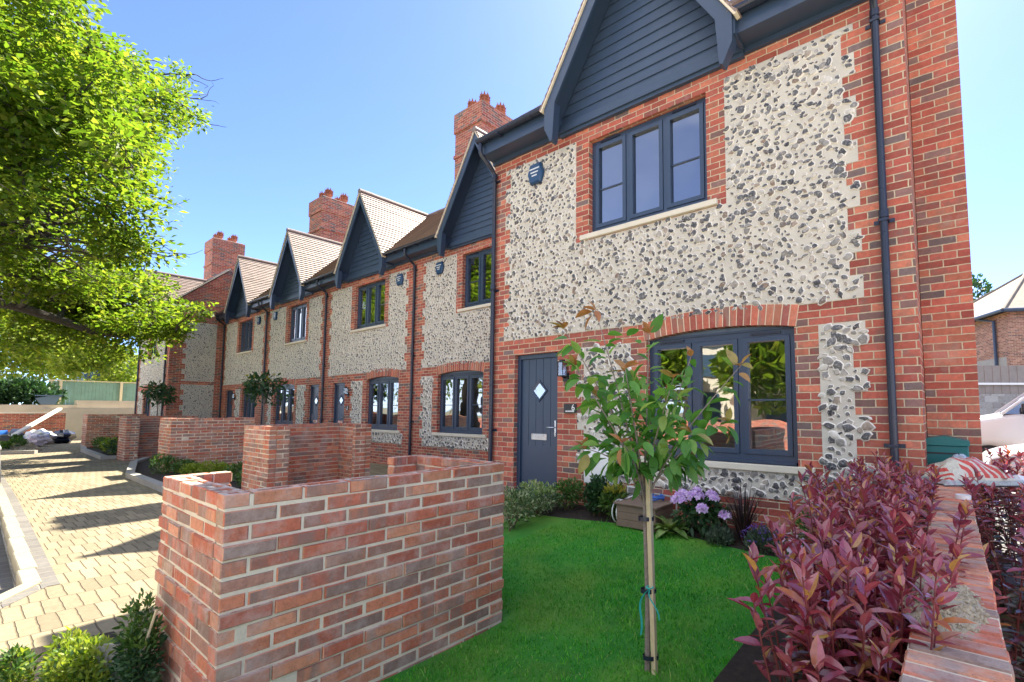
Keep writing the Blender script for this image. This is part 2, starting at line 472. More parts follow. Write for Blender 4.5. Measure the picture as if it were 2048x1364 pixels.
def flint_panels(parent, pl, rects, spacing=.098, size=.043, seg=8, g=None, name='flint_panel'):
    g = g or rng
    mb = MB()
    for (a0, a1, z0, z1) in rects: pl.box(mb, a0, a1, -.02, .006, z0, z1)
    o = mb.build(name, M['panel'], parent)
    P = []
    A0 = min(r[0] for r in rects); A1 = max(r[1] for r in rects); Z0 = min(r[2] for r in rects); Z1 = max(r[3] for r in rects)
    na = int((A1 - A0) / spacing) + 2; nz = int((Z1 - Z0) / (spacing * .8)) + 2
    ii, jj = np.meshgrid(np.arange(na), np.arange(nz), indexing='ij')
    a = A0 + (ii + .5 * (jj % 2) + g.uniform(-.36, .36, ii.shape)) * spacing
    z = Z0 + (jj + .5 + g.uniform(-.36, .36, ii.shape)) * spacing * .8
    a = a.ravel(); z = z.ravel(); rad = size * g.uniform(.42, 1.2, a.shape)
    ok = np.zeros(a.shape, bool)
    for (a0, a1, z0, z1) in rects:
        m = .012
        ok |= (a > a0 + m) & (a < a1 - m) & (z > z0 + m) & (z < z1 - m)
    big = np.zeros(a.shape, bool)
    a, z, rad = a[ok], z[ok], rad[ok]
    n = len(a); th = np.arange(seg) * 2 * math.pi / seg
    asp = g.uniform(.48, .95, n); rot = g.normal(0, .6, n)
    rr = rad[:, None] * g.uniform(.62, 1.22, (n, seg))
    ex = rr * np.cos(th); ez = rr * np.sin(th) * asp[:, None]
    c, s_ = np.cos(rot)[:, None], np.sin(rot)[:, None]
    X = ex * c - ez * s_; Zz = ex * s_ + ez * c
    hgt = rad * g.uniform(.22, .4, n)
    V = []; rim = []
    tilt = g.normal(0, .16, (n, 2))
    for (k, hh, rm) in ((1.0, -.1, 1.0), (.84, .62, .8), (.6, 1.0, .0)):
        jit = g.uniform(.93, 1.07, (n, seg))
        A = a[:, None] + X * k * jit; Z = z[:, None] + Zz * k * jit
        O = .006 + hgt[:, None] * hh + (0 if hh < 0 else 1) * (X * tilt[:, :1] + Zz * tilt[:, 1:]) * k * .5 + g.uniform(-.0015, .0015, (n, seg))
        V.append(pl.arr(A, O, Z)); rim.append(np.full((n, seg), rm))
    V.append(pl.arr(a, .006 + hgt * g.uniform(.85, 1.15, n), z)[:, None]); rim.append(np.zeros((n, 1)))
    V = np.concatenate(V, 1); rim = np.concatenate(rim, 1)
    k = V.shape[1]
    Q = []; T = []
    for r_ in range(2):
        for j in range(seg):
            Q.append((r_ * seg + j, r_ * seg + (j + 1) % seg, (r_ + 1) * seg + (j + 1) % seg, (r_ + 1) * seg + j))
    for j in range(seg): T.append((2 * seg + j, 2 * seg + (j + 1) % seg, 3 * seg))
    off = (np.arange(n) * k)[:, None, None]
    mb = MB()
    Q = (np.array(Q)[None] + off).reshape(-1, 4); T = (np.array(T)[None] + off).reshape(-1, 3)
    if (pl.axis == 'y') != (pl.sign < 0): Q = Q[:, ::-1]; T = T[:, ::-1]
    mb.f4.append(Q); mb.f3.append(T); mb.v.append(V.reshape(-1, 3)); mb.n = n * k; mb.attr.append(rim.ravel()); mb.has_attr = True
    s = mb.build('flints', M['flint'], o)
    return o

def casement(parent, pl, a0, a1, z0, z1, sill_z=None, arch=None, bars=(0, 2), name='window', three=True, open_part=0):
    """three-light casement: frame, sashes, panes, bars, vent slit, sill"""
    f = MB(); fw = .062; o0, o1 = -.17, -.085
    def bx(mb, x0, x1, k0, k1, oo0, oo1): pl.box(mb, x0, x1, oo0, oo1, k0, k1)
    bx(f, a0, a0 + fw, z0, z1, o0, o1); bx(f, a1 - fw, a1, z0, z1, o0, o1)
    bx(f, a0 + fw, a1 - fw, z1 - fw, z1, o0, o1); bx(f, a0 + fw, a1 - fw, z0, z0 + fw, o0, o1)
    n = 3 if three else 2
    iw = (a1 - a0 - 2 * fw); mw = .05
    lw = (iw - (n - 1) * mw) / n
    lights = []
    for i in range(n):
        l0 = a0 + fw + i * (lw + mw); lights.append((l0, l0 + lw))
        if i: bx(f, l0 - mw, l0, z0 + fw, z1 - fw, o0, o1)
    bx(f, a0 + .03, a1 - .03, z0 - .03, z0, o0, o1 + .03)
    # slim drip rail under the sashes, proud of the frame
    hp = MB()
    if arch:
        zs, zc = arch; k = 12
        pts = [(a0 + (a1 - a0) * i / k, z1 + .002 + max(0.0, (zs + (zc - zs) * (1 - (2 * i / k - 1) ** 2)) - z1)) for i in range(k + 1)]
        for i in range(k):
            p, q = pts[i], pts[i + 1]
            hp.hexa([pl(p[0], o0, z1), pl(q[0], o0, z1), pl(q[0], o1 - .006, z1), pl(p[0], o1 - .006, z1),
                    pl(p[0], o0, p[1]), pl(q[0], o0, q[1]), pl(q[0], o1 - .006, q[1]), pl(p[0], o1 - .006, p[1])])
        bx(f, a0 - .0, a1 + .0, z1, z1 + .022, o1 - .004, o1 + .018)
    w = f.build(name, M['dark'], parent)
    if arch: hp.build('head_panel', M['headp'], w)
    sw = .052
    for i, (l0, l1) in enumerate(lights):
        s = MB(); k0, k1 = z0 + fw + .004, z1 - fw - .004; l0 += .004; l1 -= .004
        so0, so1 = -.155, -.072
        bx(s, l0, l0 + sw, k0, k1, so0, so1); bx(s, l1 - sw, l1, k0, k1, so0, so1)
        bx(s, l0 + sw, l1 - sw, k1 - sw, k1, so0, so1); bx(s, l0 + sw, l1 - sw, k0, k0 + sw, so0, so1)
        s.build('sash', M['dark'], w)
        g = MB(); g.quad(*[pl(x, -.115, z) for x, z in ((l0 + sw, k0 + sw), (l1 - sw, k0 + sw), (l1 - sw, k1 - sw), (l0 + sw, k1 - sw))])
        g.build('pane', M['glass'], w)
        if i in bars:
            b = MB(); zm = k0 + (k1 - k0) * .46; bx(b, l0 + sw, l1 - sw, zm - .009, zm + .009, -.112, -.1); b.build('glazing_bar', M['dark'], w)
    for i in ([0, n - 1]):
        v = MB(); l0, l1 = lights[i]; c = (l0 + l1) / 2
        bx(v, c - .16, c + .16, z1 - .046, z1 - .022, o1, o1 + .02)
        v.build('trickle_vent', M['gutter'], w)
    if sill_z:
        s = MB(); e = .13 if not arch else .16
        p = pl(a0 - e, -.16, sill_z[0]); q = pl(a1 + e, .05, sill_z[1]); lo = np.minimum(p, q); hi = np.maximum(p, q)
        s.bbox(lo[0], hi[0], lo[1], hi[1], lo[2], hi[2], .006)
        s.build('sill', M['sill'], w)
    return w

def arch_ring(parent, pl, a0, a1, zs, rise, ring=.225):
    """segmental arch of bricks on end"""
    ac = (a0 + a1) / 2; hw = (a1 - a0) / 2
    rad = (hw * hw + rise * rise) / (2 * rise); zc = zs + rise - rad
    ang = math.asin(hw / rad); n = int(round(2 * ang * rad / .078))
    back = MB(); mb = MB(); 
    for i in range(n):
        t0 = -ang + 2 * ang * i / n; t1 = -ang + 2 * ang * (i + 1) / n
        def P(t, r, o): return pl(ac + r * math.sin(t), o, zc + r * math.cos(t))
        back.hexa([P(t0, rad, -.2), P(t1, rad, -.2), P(t1, rad, .009), P(t0, rad, .009), P(t0, rad + ring, -.2), P(t1, rad + ring, -.2), P(t1, rad + ring, .009), P(t0, rad + ring, .009)])
        e = .006 / rad; o = .0125 + rng.uniform(-.0015, .0025)
        mb.hexa([P(t0 + e, rad - .001, -.1), P(t1 - e, rad - .001, -.1), P(t1 - e, rad - .001, o), P(t0 + e, rad - .001, o),
                 P(t0 + e, rad + ring - .004, -.1), P(t1 - e, rad + ring - .004, -.1), P(t1 - e, rad + ring - .004, o), P(t0 + e, rad + ring - .004, o)])
    b = back.build('arch', M['mortar'], parent); mb.build('arch_bricks', M['voussoir'], b)

def front_door(parent, pl, a0, a1, z0, z1, hinge_left=True):
    f = MB(); fw = .065
    for (x0, x1, k0, k1) in ((a0, a0 + fw, z0, z1), (a1 - fw, a1, z0, z1), (a0 + fw, a1 - fw, z1 - fw, z1)):
        pl.box(f, x0, x1, -.18, -.07, k0, k1)
    pl.box(f, a0 + fw, a1 - fw, -.18, -.11, z0 + .012, z0 + .05)
    d = f.build('door', M['dark'], parent)
    s = MB(); p0, p1 = a0 + fw + .004, a1 - fw - .004; k0, k1 = z0 + .052, z1 - fw - .004
    n = 5; w = (p1 - p0) / n; zm = z0 + .68
    pl.box(s, p0, p1, -.165, -.1, k0, zm)
    for i in range(n): pl.box(s, p0 + i * w + (.004 if i else 0), p0 + (i + 1) * w - (.004 if i < n - 1 else 0), -.165, -.1, zm, k1)
    pl.box(s, p0 + .01, p1 - .01, -.16, -.106, zm, k1 - .005)
    s.build('panel', M['dark'], d)
    c = (p0 + p1) / 2; zc = z0 + 1.5
    dm = MB()
    for (r0, o) in ((.165, -.085),):
        O = [(c, zc + r0), (c + r0, zc), (c, zc - r0), (c - r0, zc)]; r1 = r0 - .045
        I = [(c, zc + r1), (c + r1, zc), (c, zc - r1), (c - r1, zc)]
        for i in range(4):
            j = (i + 1) % 4
            dm.hexa([pl(O[i][0], -.1, O[i][1]), pl(O[j][0], -.1, O[j][1]), pl(I[j][0], -.1, I[j][1]), pl(I[i][0], -.1, I[i][1]),
                     pl(O[i][0], o, O[i][1]), pl(O[j][0], o, O[j][1]), pl(I[j][0], o - .008, I[j][1]), pl(I[i][0], o - .008, I[i][1])])
    dm.build('diamond_frame', M['dark'], d)
    g = MB(); r1 = .12; g.quad(*[pl(x, -.096, z) for x, z in ((c, zc + r1), (c - r1, zc), (c, zc - r1), (c + r1, zc))])
    g.build('diamond_pane', M['glassdoor'], d)
    l = MB(); zl = z0 + .815
    pl.box(l, c - .155, c + .155, -.1, -.09, zl - .045, zl + .045); pl.box(l, c - .12, c + .12, -.09, -.084, zl - .018, zl + .03)
    l.build('letterbox', M['chrome'], d)
    h = MB(); hx = (p1 - .05) if hinge_left else (p0 + .05); sg = -1 if hinge_left else 1; zh = z0 + .96
    pl.box(h, hx - .014, hx + .014, -.1, -.09, zh - .13, zh + .1)
    h.tube([pl(hx, -.09, zh), pl(hx, -.05, zh), pl(hx + sg * .03, -.042, zh), pl(hx + sg * .12, -.042, zh)], .009, 8)
    h.tube([pl(hx, -.09, zh - .085), pl(hx, -.082, zh - .085)], .012, 10)
    h.build('handle', M['chrome'], d)
    t = MB(); pl.box(t, a0 - .03, a1 + .03, -.17, .05, z0 - .045, z0 + .01); t.build('threshold', M['dark'], d)
    return d
M['glassdoor'] = glass_mat('obscure_glass', .3, (.3, .33, .3))

def tile_slope(mb, p0, u, width, v, length, nrm, exp=.1):
    p0, u, v, nrm = map(lambda q: np.asarray(q, float), (p0, u, v, nrm)); n = int(math.ceil(length / exp))
    for i in range(n):
        a = i * exp; b = min(length, a + exp + .012)
        j = rng.uniform(-.002, .003)
        A = p0 + v * a; B = p0 + v * b
        l, h = nrm * (.034 + j), nrm * .012
        mb.quad(A + l, A + u * width + l, B + u * width + h, B + h)
        mb.quad(A, A + u * width, A + u * width + l, A + l)
        mb.quad(A, A + l, B + h, B); mb.quad(A + u * width, B + u * width, B + u * width + h, A + u * width + l)
    mb.quad(p0, p0 + v * length, p0 + v * length + u * width, p0 + u * width)

def chimney(parent, x0, x1, y0, y1, z0, z1, pots=4, name='chimney'):
    mb = MB(); mb.box(x0, x1, y0, y1, z0, z1 - .62)
    e = .035
    mb.box(x0 - e, x1 + e, y0 - e, y1 + e, z1 - .62, z1)
    mb.box(x0 - e, x1 + e, y0 - e, y1 + e, z1 - 1.42, z1 - 1.32)
    c = mb.build(name, M['chim'], parent)
    cap = MB(); cap.box(x0 + .03, x1 - .03, y0 + .03, y1 - .03, z1, z1 + .045); cap.build('flaunching', M['mortar'], c)
    cx = [x0 + (x1 - x0) * k for k in (.27, .73)]; cy = [y0 + (y1 - y0) * k for k in (.27, .73)]
    for i, (px, py) in enumerate([(a, b) for a in cx for b in cy][:pots]):
        p = MB(); R0 = .115; n = 16
        prof = [(.13, 0), (.13, .05), (R0, .07), (R0, .16), (.135, .19), (.155, .215), (.125, .225), (R0, .25), (.135, .275), (.158, .3), (.125, .31), (R0, .335), (.135, .36), (.16, .385), (.125, .39), (.118, .42), (.09, .42)]
        p.lathe(prof, (px, py, z1 + .04), n)
        for k in range(n // 2):
            a0 = (2 * k - .8) * math.pi / n * 1.0; a1 = (2 * k + .8) * math.pi / n; am = (a0 + a1) / 2
            def Q(a, r, z): return (px + r * math.cos(a * 2), py + r * math.sin(a * 2), z1 + .04 + z)
            p.tri(Q(a0, .12, .41), Q(a1, .12, .41), Q(am, .14, .52))
            for zz, rr in ((.215, .15), (.3, .152), (.385, .154)):
                p.tri(Q(a0, rr, zz - .03), Q(a1, rr, zz - .03), Q(am, rr + .03, zz + .035))
        p.build('chimney_pot', M['terra'], c, smooth=False)
    return c

def hex_box(parent, pl, a, z, name='alarm_box'):
    mb = MB(); r = .165
    pts = [(r * .62, -r * .95), (r * .95, 0), (r * .62, r * .95), (-r * .62, r * .95), (-r * .95, 0), (-r * .62, -r * .95)]
    big = [pl(a + x, .012, z + y) for x, y in pts]; mid = [pl(a + x, .05, z + y) for x, y in pts]; sm = [pl(a + x * .86, .075, z + y * .86) for x, y in pts]
    mb.raw(big + mid + sm, [[i + k * 6, (i + 1) % 6 + k * 6, (i + 1) % 6 + 6 + k * 6, i + 6 + k * 6] for k in (0, 1) for i in range(6)])
    mb.ngon(sm)
    b = mb.build(name, M['alarm'], parent)
    t = MB()
    for (zz, w) in ((.055, .1), (.0, .075), (-.05, .05)):
        x = -w
        while x < w - .004:
            l = rng.uniform(.01, .022); pl.box(t, a + x, a + min(w, x + l), .075, .077, z + zz, z + zz + .02); x += l + .005
    t.build('printed_marks', M['white'], b)
M['alarm'] = simple('alarm_blue', (.015, .06, .14), .35, var=.05)

def wall_lamp(parent, pl, a, z):
    mb = MB(); pl.box(mb, a - .05, a + .05, .0, .022, z - .1, z + .02); 
    mb.tube([pl(a, .02, z - .05), pl(a, .075, z - .05), pl(a, .1, z - .03)], .01, 8)
    for (k0, k1, w) in ((z - .035, z - .022, .052), (z + .16, z + .175, .055), (z + .175, z + .2, .03)): pl.box(mb, a - w, a + w, .1 - w, .1 + w, k0, k1)
    for sx in (-1, 1):
        for so in (-1, 1): pl.box(mb, a + sx * .045 - .004, a + sx * .045 + .004, .1 + so * .045 - .004, .1 + so * .045 + .004, z - .022, z + .16)
    l = mb.build('wall_lamp', M['blackm'], parent)
    g = MB(); pl.box(g, a - .04, a + .04, .06, .14, z - .02, z + .158); g.build('lamp_pane', M['lampglass'], l)

def downpipe(parent, x, Y, ztop=5.76, zbot=.12, gy=.36, joint=3.0, shift=0.0):
    mb = MB(); r = .034; yy = Y - .052
    mb.tube([(x + shift, Y - gy, ztop), (x + shift, Y - gy, ztop - .13), (x + shift, Y - gy + .02, ztop - .17), (x, Y - .11, ztop - .33), (x, yy, ztop - .4), (x, yy, 3.0), (x, yy, zbot)], r, 12)
    for z in (ztop - .42, joint): mb.lathe([(r, -.035), (r + .009, -.035), (r + .009, .035), (r, .035)], (x, yy, z), 14)
    for z in (joint - .06, ztop - .5, 1.2):
        mb.box(x - .085, x + .085, Y - .012, Y, z - .018, z + .018); mb.box(x - .042, x + .042, Y - .09, Y - .012, z - .012, z + .012)
    mb.build('downpipe', M['gutter'], parent, smooth=False)

def number_plate(parent, pl, a0, a1, z0, z1, txt):
    mb = MB(); pl.box(mb, a0, a1, .01, .022, z0, z1); p = mb.build('number_plate', M['blackm'], parent)
    cu = bpy.data.curves.new('house_number', 'FONT'); cu.body = txt; cu.size = (z1 - z0) * .95; cu.extrude = .001; cu.align_x = 'CENTER'
    tmp = bpy.data.objects.new('house_number', cu); COL.objects.link(tmp); bpy.context.view_layer.update()
    me = bpy.data.meshes.new_from_object(tmp.evaluated_get(bpy.context.evaluated_depsgraph_get())); bpy.data.objects.remove(tmp)
    me.materials.clear(); me.materials.append(M['white']); o = bpy.data.objects.new('house_number', me); COL.objects.link(o)
    q = np.array(pl(a1 - (a1 - a0) * .22, .0245, z0 + (z1 - z0) * .3)) - ORG[parent.name]
    o.location = q; o.rotation_euler = (R(90), 0, 0); o.parent = p; ORG[o.name] = ORG[parent.name]
    t = MB(); x = a0 + .03
    while x < a1 - .03:
        l = rng.uniform(.008, .018); pl.box(t, x, min(x + l, a1 - .02), .022, .024, z0 + .018, z0 + .036); x += l + .004
    t.build('printed_marks', M['white'], p)

E_Z, RIDGE_Z, K = 5.80, 8.0, 1.594
def gable(parent, gx, Y, hw=1.36, top=None):
    top = top or (E_Z + .02 + hw * K)
    yf = Y - .40
    # cladding
    mb = MB(); zb = 5.66; bh = .145; i = 0
    zt = top - .08
    z = zb
    while z < zt - .05:
        z2 = min(z + bh, zt)
        w0 = (zt - z) / K; w1 = (zt - z2) / K
        yb, yt = Y - .045, Y - .028
        mb.raw([(gx - w0, yb, z), (gx + w0, yb, z), (gx + w1, yt, z2), (gx - w1, yt, z2)], [[0, 1, 2, 3]])
        mb.raw([(gx - w0, Y - .02, z), (gx + w0, Y - .02, z), (gx + w0, yb, z), (gx - w0, yb, z)], [[0, 1, 2, 3]])
        z = z2
    mb.box(gx - hw, gx + hw, Y - .09, Y - .004, 5.55, 5.66)
    mb.box(gx - hw, gx + hw, Y - .06, Y - .004, 5.505, 5.55)
    g = mb.build('gable_cladding', M['clad'], parent)
    # barge boards with dropped feet, and the soffits behind them
    for s in (-1, 1):
        b = MB(); t = .16
        def P(x, z, y): return (gx + s * x, y, z)
        out = [(hw, 5.42), (hw, E_Z + .0), (0, top - .03), (0, top - .03 - .3), (hw - .175, E_Z - .02 - .0), (hw - .175, 5.47), (hw - .11, 5.27)]
        # split in convex pieces: rafter board and foot
        y0, y1 = yf, yf + .035
        a = [(hw, E_Z), (0, top - .03), (0, top - .33), (hw - .19, E_Z)]
        for poly in (a, [(hw, 5.47), (hw, E_Z), (hw - .19, E_Z), (hw - .15, 5.27), (hw - .11, 5.25)]):
            p2 = [(gx + s * x, z) for x, z in poly]
            if s < 0: p2 = p2[::-1]
            b.prism(p2, 'y', y0, y1)
        b.prism([(gx + s * x, z) for x, z in [(hw, 5.47), (hw, E_Z), (hw - .19, E_Z), (hw - .15, 5.27), (hw - .11, 5.25)]], 'y', y1, yf + .12)
        b.build('barge_board', M['dark'], parent)
        so = MB()
        A = P(hw, E_Z - .03, yf + .03); B = P(0, top - .06, yf + .03)
        so.quad(A, B, P(0, top - .06, Y - .02), P(hw, E_Z - .03, Y - .02))
        so.quad(P(hw - .19, E_Z, yf + .03), P(0, top - .33, yf + .03), P(0, top - .33, Y - .02), P(hw - .19, E_Z, Y - .02)) if False else None
        so.box(gx + s * hw - .02, gx + s * hw + .02, yf + .03, Y, 5.56, E_Z - .02)
        so.build('soffit', M['dark'], parent)
    # tiled slopes
    r = MB(); L = math.hypot(hw + .05, (hw + .05) * K); depth = 2.5
    for s in (-1, 1):
        v = np.array([-s * (hw + .05), 0, (hw + .05) * K]) / L; nrm = np.array([s * K, 0, 1]) / math.hypot(K, 1)
        p0 = np.array([gx + s * (hw + .05), yf - .03, top - (hw + .05) * K])
        if s > 0: tile_slope(r, p0, (0, 1, 0), depth, v, L, nrm)
        else: tile_slope(r, p0 + np.array([0, depth, 0]), (0, -1, 0), depth, v, L, nrm)
    o = r.build('gable_roof', M['tile'], parent)
    rt = MB(); rt.tube([(gx, yf - .035 + i * .3, top + .0 + (.004 if i % 2 else 0)) for i in range(9)], .075, 10); rt.build('ridge_tiles', M['tile'], o)
    ml = MB()
    for s in (-1, 1):
        a = np.array([gx + s * (hw + .06), yf - .028, top - (hw + .06) * K + .012]); b = np.array([gx, yf - .028, top + .012])
        d = np.array([s * K, 0, 1]) / math.hypot(K, 1) * .03
        ml.hexa([a - d, b - d, b - d + (0, .1, 0), a - d + (0, .1, 0), a + d * .3, b + d * .3, b + d * .3 + np.array([0, .1, 0]), a + d * .3 + np.array([0, .1, 0])])
    ml.build('verge_mortar', M['mortar'], o)

def eaves(parent, x0, x1, Y, name='fascia'):
    mb = MB()
    mb.box(x0, x1, Y - .3, Y - .27, 5.60, 5.82)
    mb.box(x0, x1, Y - .27, Y, 5.60, 5.62)
    mb.box(x0, x1, Y - .05, Y - .002, 5.54, 5.60)
    f = mb.build(name, M['dark'], parent)
    g = MB(); n = 8; r = .062; yc = Y - .365; zc = 5.82
    a = [math.pi + math.pi * i / n for i in range(n + 1)]
    for i in range(n):
        p = [(yc + r * math.cos(t), zc + r * math.sin(t)) for t in (a[i], a[i + 1])]
        q = [(yc + (r - .008) * math.cos(t), zc + (r - .008) * math.sin(t)) for t in (a[i], a[i + 1])]
        g.hexa([(x0, *p[0]), (x1, *p[0]), (x1, *p[1]), (x0, *p[1]), (x0, *q[0]), (x1, *q[0]), (x1, *q[1]), (x0, *q[1])])
    for x in (x0, x1 - .012): g.prism([(yc + r * math.cos(t), zc + r * math.sin(t)) for t in a], 'x', x, x + .012)
    x = x0 + .5
    while x < x1 - .2:
        g.box(x - .018, x + .018, yc - r - .004, yc + r + .01, zc - r - .012, zc - r + .004); x += .9
    g.build('gutter', M['gutter'], parent)

def main_roof(parent, xl, xr, Y, gx=None, ridge_dy=1.95):
    y0, z0 = Y - .38, 5.80; y1, z1 = Y + ridge_dy, RIDGE_Z - .02
    L = math.hypot(y1 - y0, z1 - z0); v = np.array([0, y1 - y0, z1 - z0]) / L; n = np.array([0, -(z1 - z0), y1 - y0]) / L
    r = MB()
    if gx is None: tile_slope(r, (xl, y0, z0), (1, 0, 0), xr - xl, v, L, n)
    else:
        tile_slope(r, (xl, y0, z0), (1, 0, 0), gx - 1.3 - xl, v, L, n); tile_slope(r, (gx + 1.3, y0, z0), (1, 0, 0), xr - gx - 1.3, v, L, n)
        k = (Y + .12 - y0) / (y1 - y0) * L; tile_slope(r, np.array([gx - 1.3, y0, z0]) + v * k, (1, 0, 0), 2.6, v, L - k, n)
    yb = 2 * y1 - y0
    v2 = np.array([0, -(yb - y1), z1 - z0]) / L; n2 = np.array([0, z1 - z0, yb - y1]) / L
    tile_slope(r, (xr, yb, z0), (-1, 0, 0), xr - xl, v2, L, n2)
    o = r.build('roof', M['tile'], parent)
    rt = MB(); m = int((xr - xl) / .3)
    rt.tube([(xl + (xr - xl) * i / m, y1, z1 + .02 + (.004 if i % 2 else 0)) for i in range(m + 1)], .08, 10); rt.build('ridge_tiles', M['tile'], o)
    return yb

def house(label, Y, xl, xr, gx, uw, lw, door=None, hinge_left=True, vent=None, pipes=(), lamp=None, plate=None, fine=False, chim=None, brickends=(None, None), loc=None, pier=(.35, .35), panels=None, teeth=(True, True), lowpan=None):
    t = thing('terraced_house', label, 'house', ((xl + xr) / 2, Y, 0), 'terraced houses in the row')
    pl = Plane('y', Y, -1)
    holes = [(uw[0], uw[1], 3.955, 5.31), (lw[0], lw[1], .95, 2.52)]
    if door: holes.append((door[0], door[1], .29, 2.36))
    yb = Y + 4.28
    mb = MB(); wall_face(mb, pl, xl, xr, -.2, 5.64, holes)
    side = [(Y, -.2), (yb, -.2), (yb, 5.74), (Y + 1.95, 7.95), (Y, 6.11)]
    mb.ngon([(xr, *p) for p in side]); mb.ngon([(xl, *p) for p in side[::-1]])
    mb.quad((xr, yb, -.2), (xl, yb, -.2), (xl, yb, 5.7), (xr, yb, 5.7))
    mb.build('wall', M['brick'], t)
    # inside: plastered shell with floors
    q = MB(); a, b, c, d = xl + .12, xr - .12, Y + .31, yb - .1
    for (k0, k1) in ((.3, 2.72), (3.0, 5.6)):
        q.quad((a, c, k0), (b, c, k0), (b, d, k0), (a, d, k0)); q.quad((a, d, k1), (b, d, k1), (b, c, k1), (a, c, k1))
        q.quad((a, d, k0), (b, d, k0), (b, d, k1), (a, d, k1)); q.quad((a, c, k0), (a, d, k0), (a, d, k1), (a, c, k1)); q.quad((b, d, k0), (b, c, k0), (b, c, k1), (b, d, k1))
        wx = (lw if k0 < 1 else uw)
        hl = [(wx[0] - .03, wx[1] + .03, (.93 if k0 < 1 else 3.93), (2.55 if k0 < 1 else 5.33))]
        if door and k0 < 1: hl.append((door[0] - .02, door[1] + .02, .3, 2.38))
        wall_face(q, Plane('y', c, -1), a, b, k0, k1, hl, depth=-.2)
    q.build('room_lining', M['plaster'], t)
    casement(t, pl, uw[0], uw[1], 3.985, 5.31, (3.885, 3.955))
    casement(t, pl, lw[0], lw[1], .98, 2.385, (.88, .95), arch=(2.388, 2.452))
    arch_ring(t, pl, lw[0] - .02, lw[1] + .02, 2.385, .075)
    if door: front_door(t, pl, door[0], door[1], .305, 2.36, hinge_left)
    sp, sz, seg = (.076, .05, 9) if fine else (.078, .049, 6)
    a0, a1 = xl + pier[0], xr - pier[1]
    j0, j1 = uw[0] - .23, uw[1] + .23
    L0 = 2.6
    up = [(j0, j1, L0, 3.875)]
    l = toothed(a0, j0, L0, 5.375, L0, teeth[0], False); r = toothed(j1, a1, L0, 5.375, L0, False, teeth[1])
    flint_panels(t, pl, up + l + r, sp, sz, seg)
    k0, k1 = lw[0] - .23, lw[1] + .23
    low = [(k0, k1, .6, .88)]
    if lowpan is None: lowpan = (a0, a1, True, True)
    if k0 - lowpan[0] > .12: low += toothed(lowpan[0], k0, .6, 2.375, 2.375, lowpan[2], False, down=True)
    if lowpan[1] - k1 > .12: low += toothed(k1, lowpan[1], .6, 2.375, 2.375, False, lowpan[3], down=True)
    flint_panels(t, pl, low, sp * 1.08, sz * 1.2, seg)
    main_roof(t, xl, xr, Y, gx)
    gable(t, gx, Y)
    eaves(t, xl + (.0 if brickends[0] is None else brickends[0]), gx - 1.36, Y); eaves(t, gx + 1.36, xr, Y)
    if vent is not None: hex_box(t, pl, vent, 5.12)
    for p in pipes: downpipe(t, p[0], Y, zbot=p[1] if len(p) > 1 else .15, joint=p[2] if len(p) > 2 else 3.0, shift=p[3] if len(p) > 3 else 0)
    if lamp is not None: wall_lamp(t, pl, lamp, 2.02)
    if plate: number_plate(t, pl, *plate)
    if chim: chimney(t, *chim)
    return t

h6 = house('nearest flint and brick house with navy front door number 6', 0.0, -5.33, .36, -2.5, (-3.37, -1.62), (-2.46, -.70), door=(-4.81, -3.93), vent=-4.36,
           pipes=((-5.275, .2, 3.5), (.135, .2, 3.35)), lamp=-3.76, plate=(-3.79, -3.575, 1.475, 1.605, '6'), fine=True,
           pier=(.39, .53), lowpan=(-3.45, -.17, True, True))
chimney(h6, .365, .775, .6, 1.65, -.2, 10.6, pots=2)
h5 = house('set back house just left of number 6 behind its downpipe', 2.08, -10.8, -5.33, -7.97, (-8.83, -7.1), (-9.72, -8.0), vent=-9.71, pipes=((-10.8, .2, 3.0),),
           chim=(-11.3, -10.08, 3.6, 5.0, 6.0, 10.6), pier=(.46, .4))
h4 = house('house with open view of its gable roof and upright door lamp', 2.08, -15.95, -10.8, -13.2, (-14.05, -12.35), (-13.2, -11.5), door=(-15.32, -14.5), vent=-11.53, pipes=((-15.9, .2, 3.0),),
           lamp=-14.25, plate=(-14.36, -14.2, 1.5, 1.63, '4'), pier=(.4, .46), lowpan=(-14.0, -11.26, True, True))
h3 = house('third house from the far end with leafy young tree before its door', 2.08, -21.0, -15.95, -18.35, (-19.0, -17.5), (-20.0, -18.2), door=(-17.05, -16.28), hinge_left=False, vent=-20.14, pipes=((-20.95, .2, 3.0),),
           chim=(-21.42, -20.22, 3.6, 5.0, 6.0, 10.5), pier=(.4, .4), lowpan=(-20.5, -17.4, True, True))
h2 = house('house tucked in the corner against the projecting end house', 2.08, -26.1, -21.0, -23.35, (-24.15, -22.6), (-23.4, -21.88), door=(-25.45, -24.5), vent=-21.8, pipes=((-25.95, .2, 3.0),), lamp=-24.2,
           pier=(.4, .4), lowpan=(-24.1, -21.6, True, True))
# far end house: steps forward, its brick and flint flank faces the row
h1 = house('projecting end house with flint flank wall half hidden by oak leaves', .2, -31.6, -26.1, -29.3, (-29.75, -28.4), (-30.2, -28.9), door=(-28.2, -27.4), vent=-30.6, pipes=((-26.45, .2, 3.0), (-31.5, .2, 3.0)),
           chim=(-32.0, -30.7, 2.6, 4.0, 6.0, 10.7), pier=(.35, .45))
plx = Plane('x', -26.1, 1)
flint_panels(h1, plx, toothed(.75, 1.8, 2.75, 5.375, 2.6, True, False) + toothed(.75, 1.8, .6, 2.6, 2.6, True, False, down=True), .076, .042, 6)
vb = MB(); vb.hexa([(-26.15, -.2, 5.78), (-26.02, -.2, 5.78), (-26.02, 2.15, 8.0), (-26.15, 2.15, 8.0), (-26.15, -.2, 5.85), (-26.02, -.2, 5.85), (-26.02, 2.15, 8.07), (-26.15, 2.15, 8.07)])
vb.build('verge_board', M['mortar'], h1)
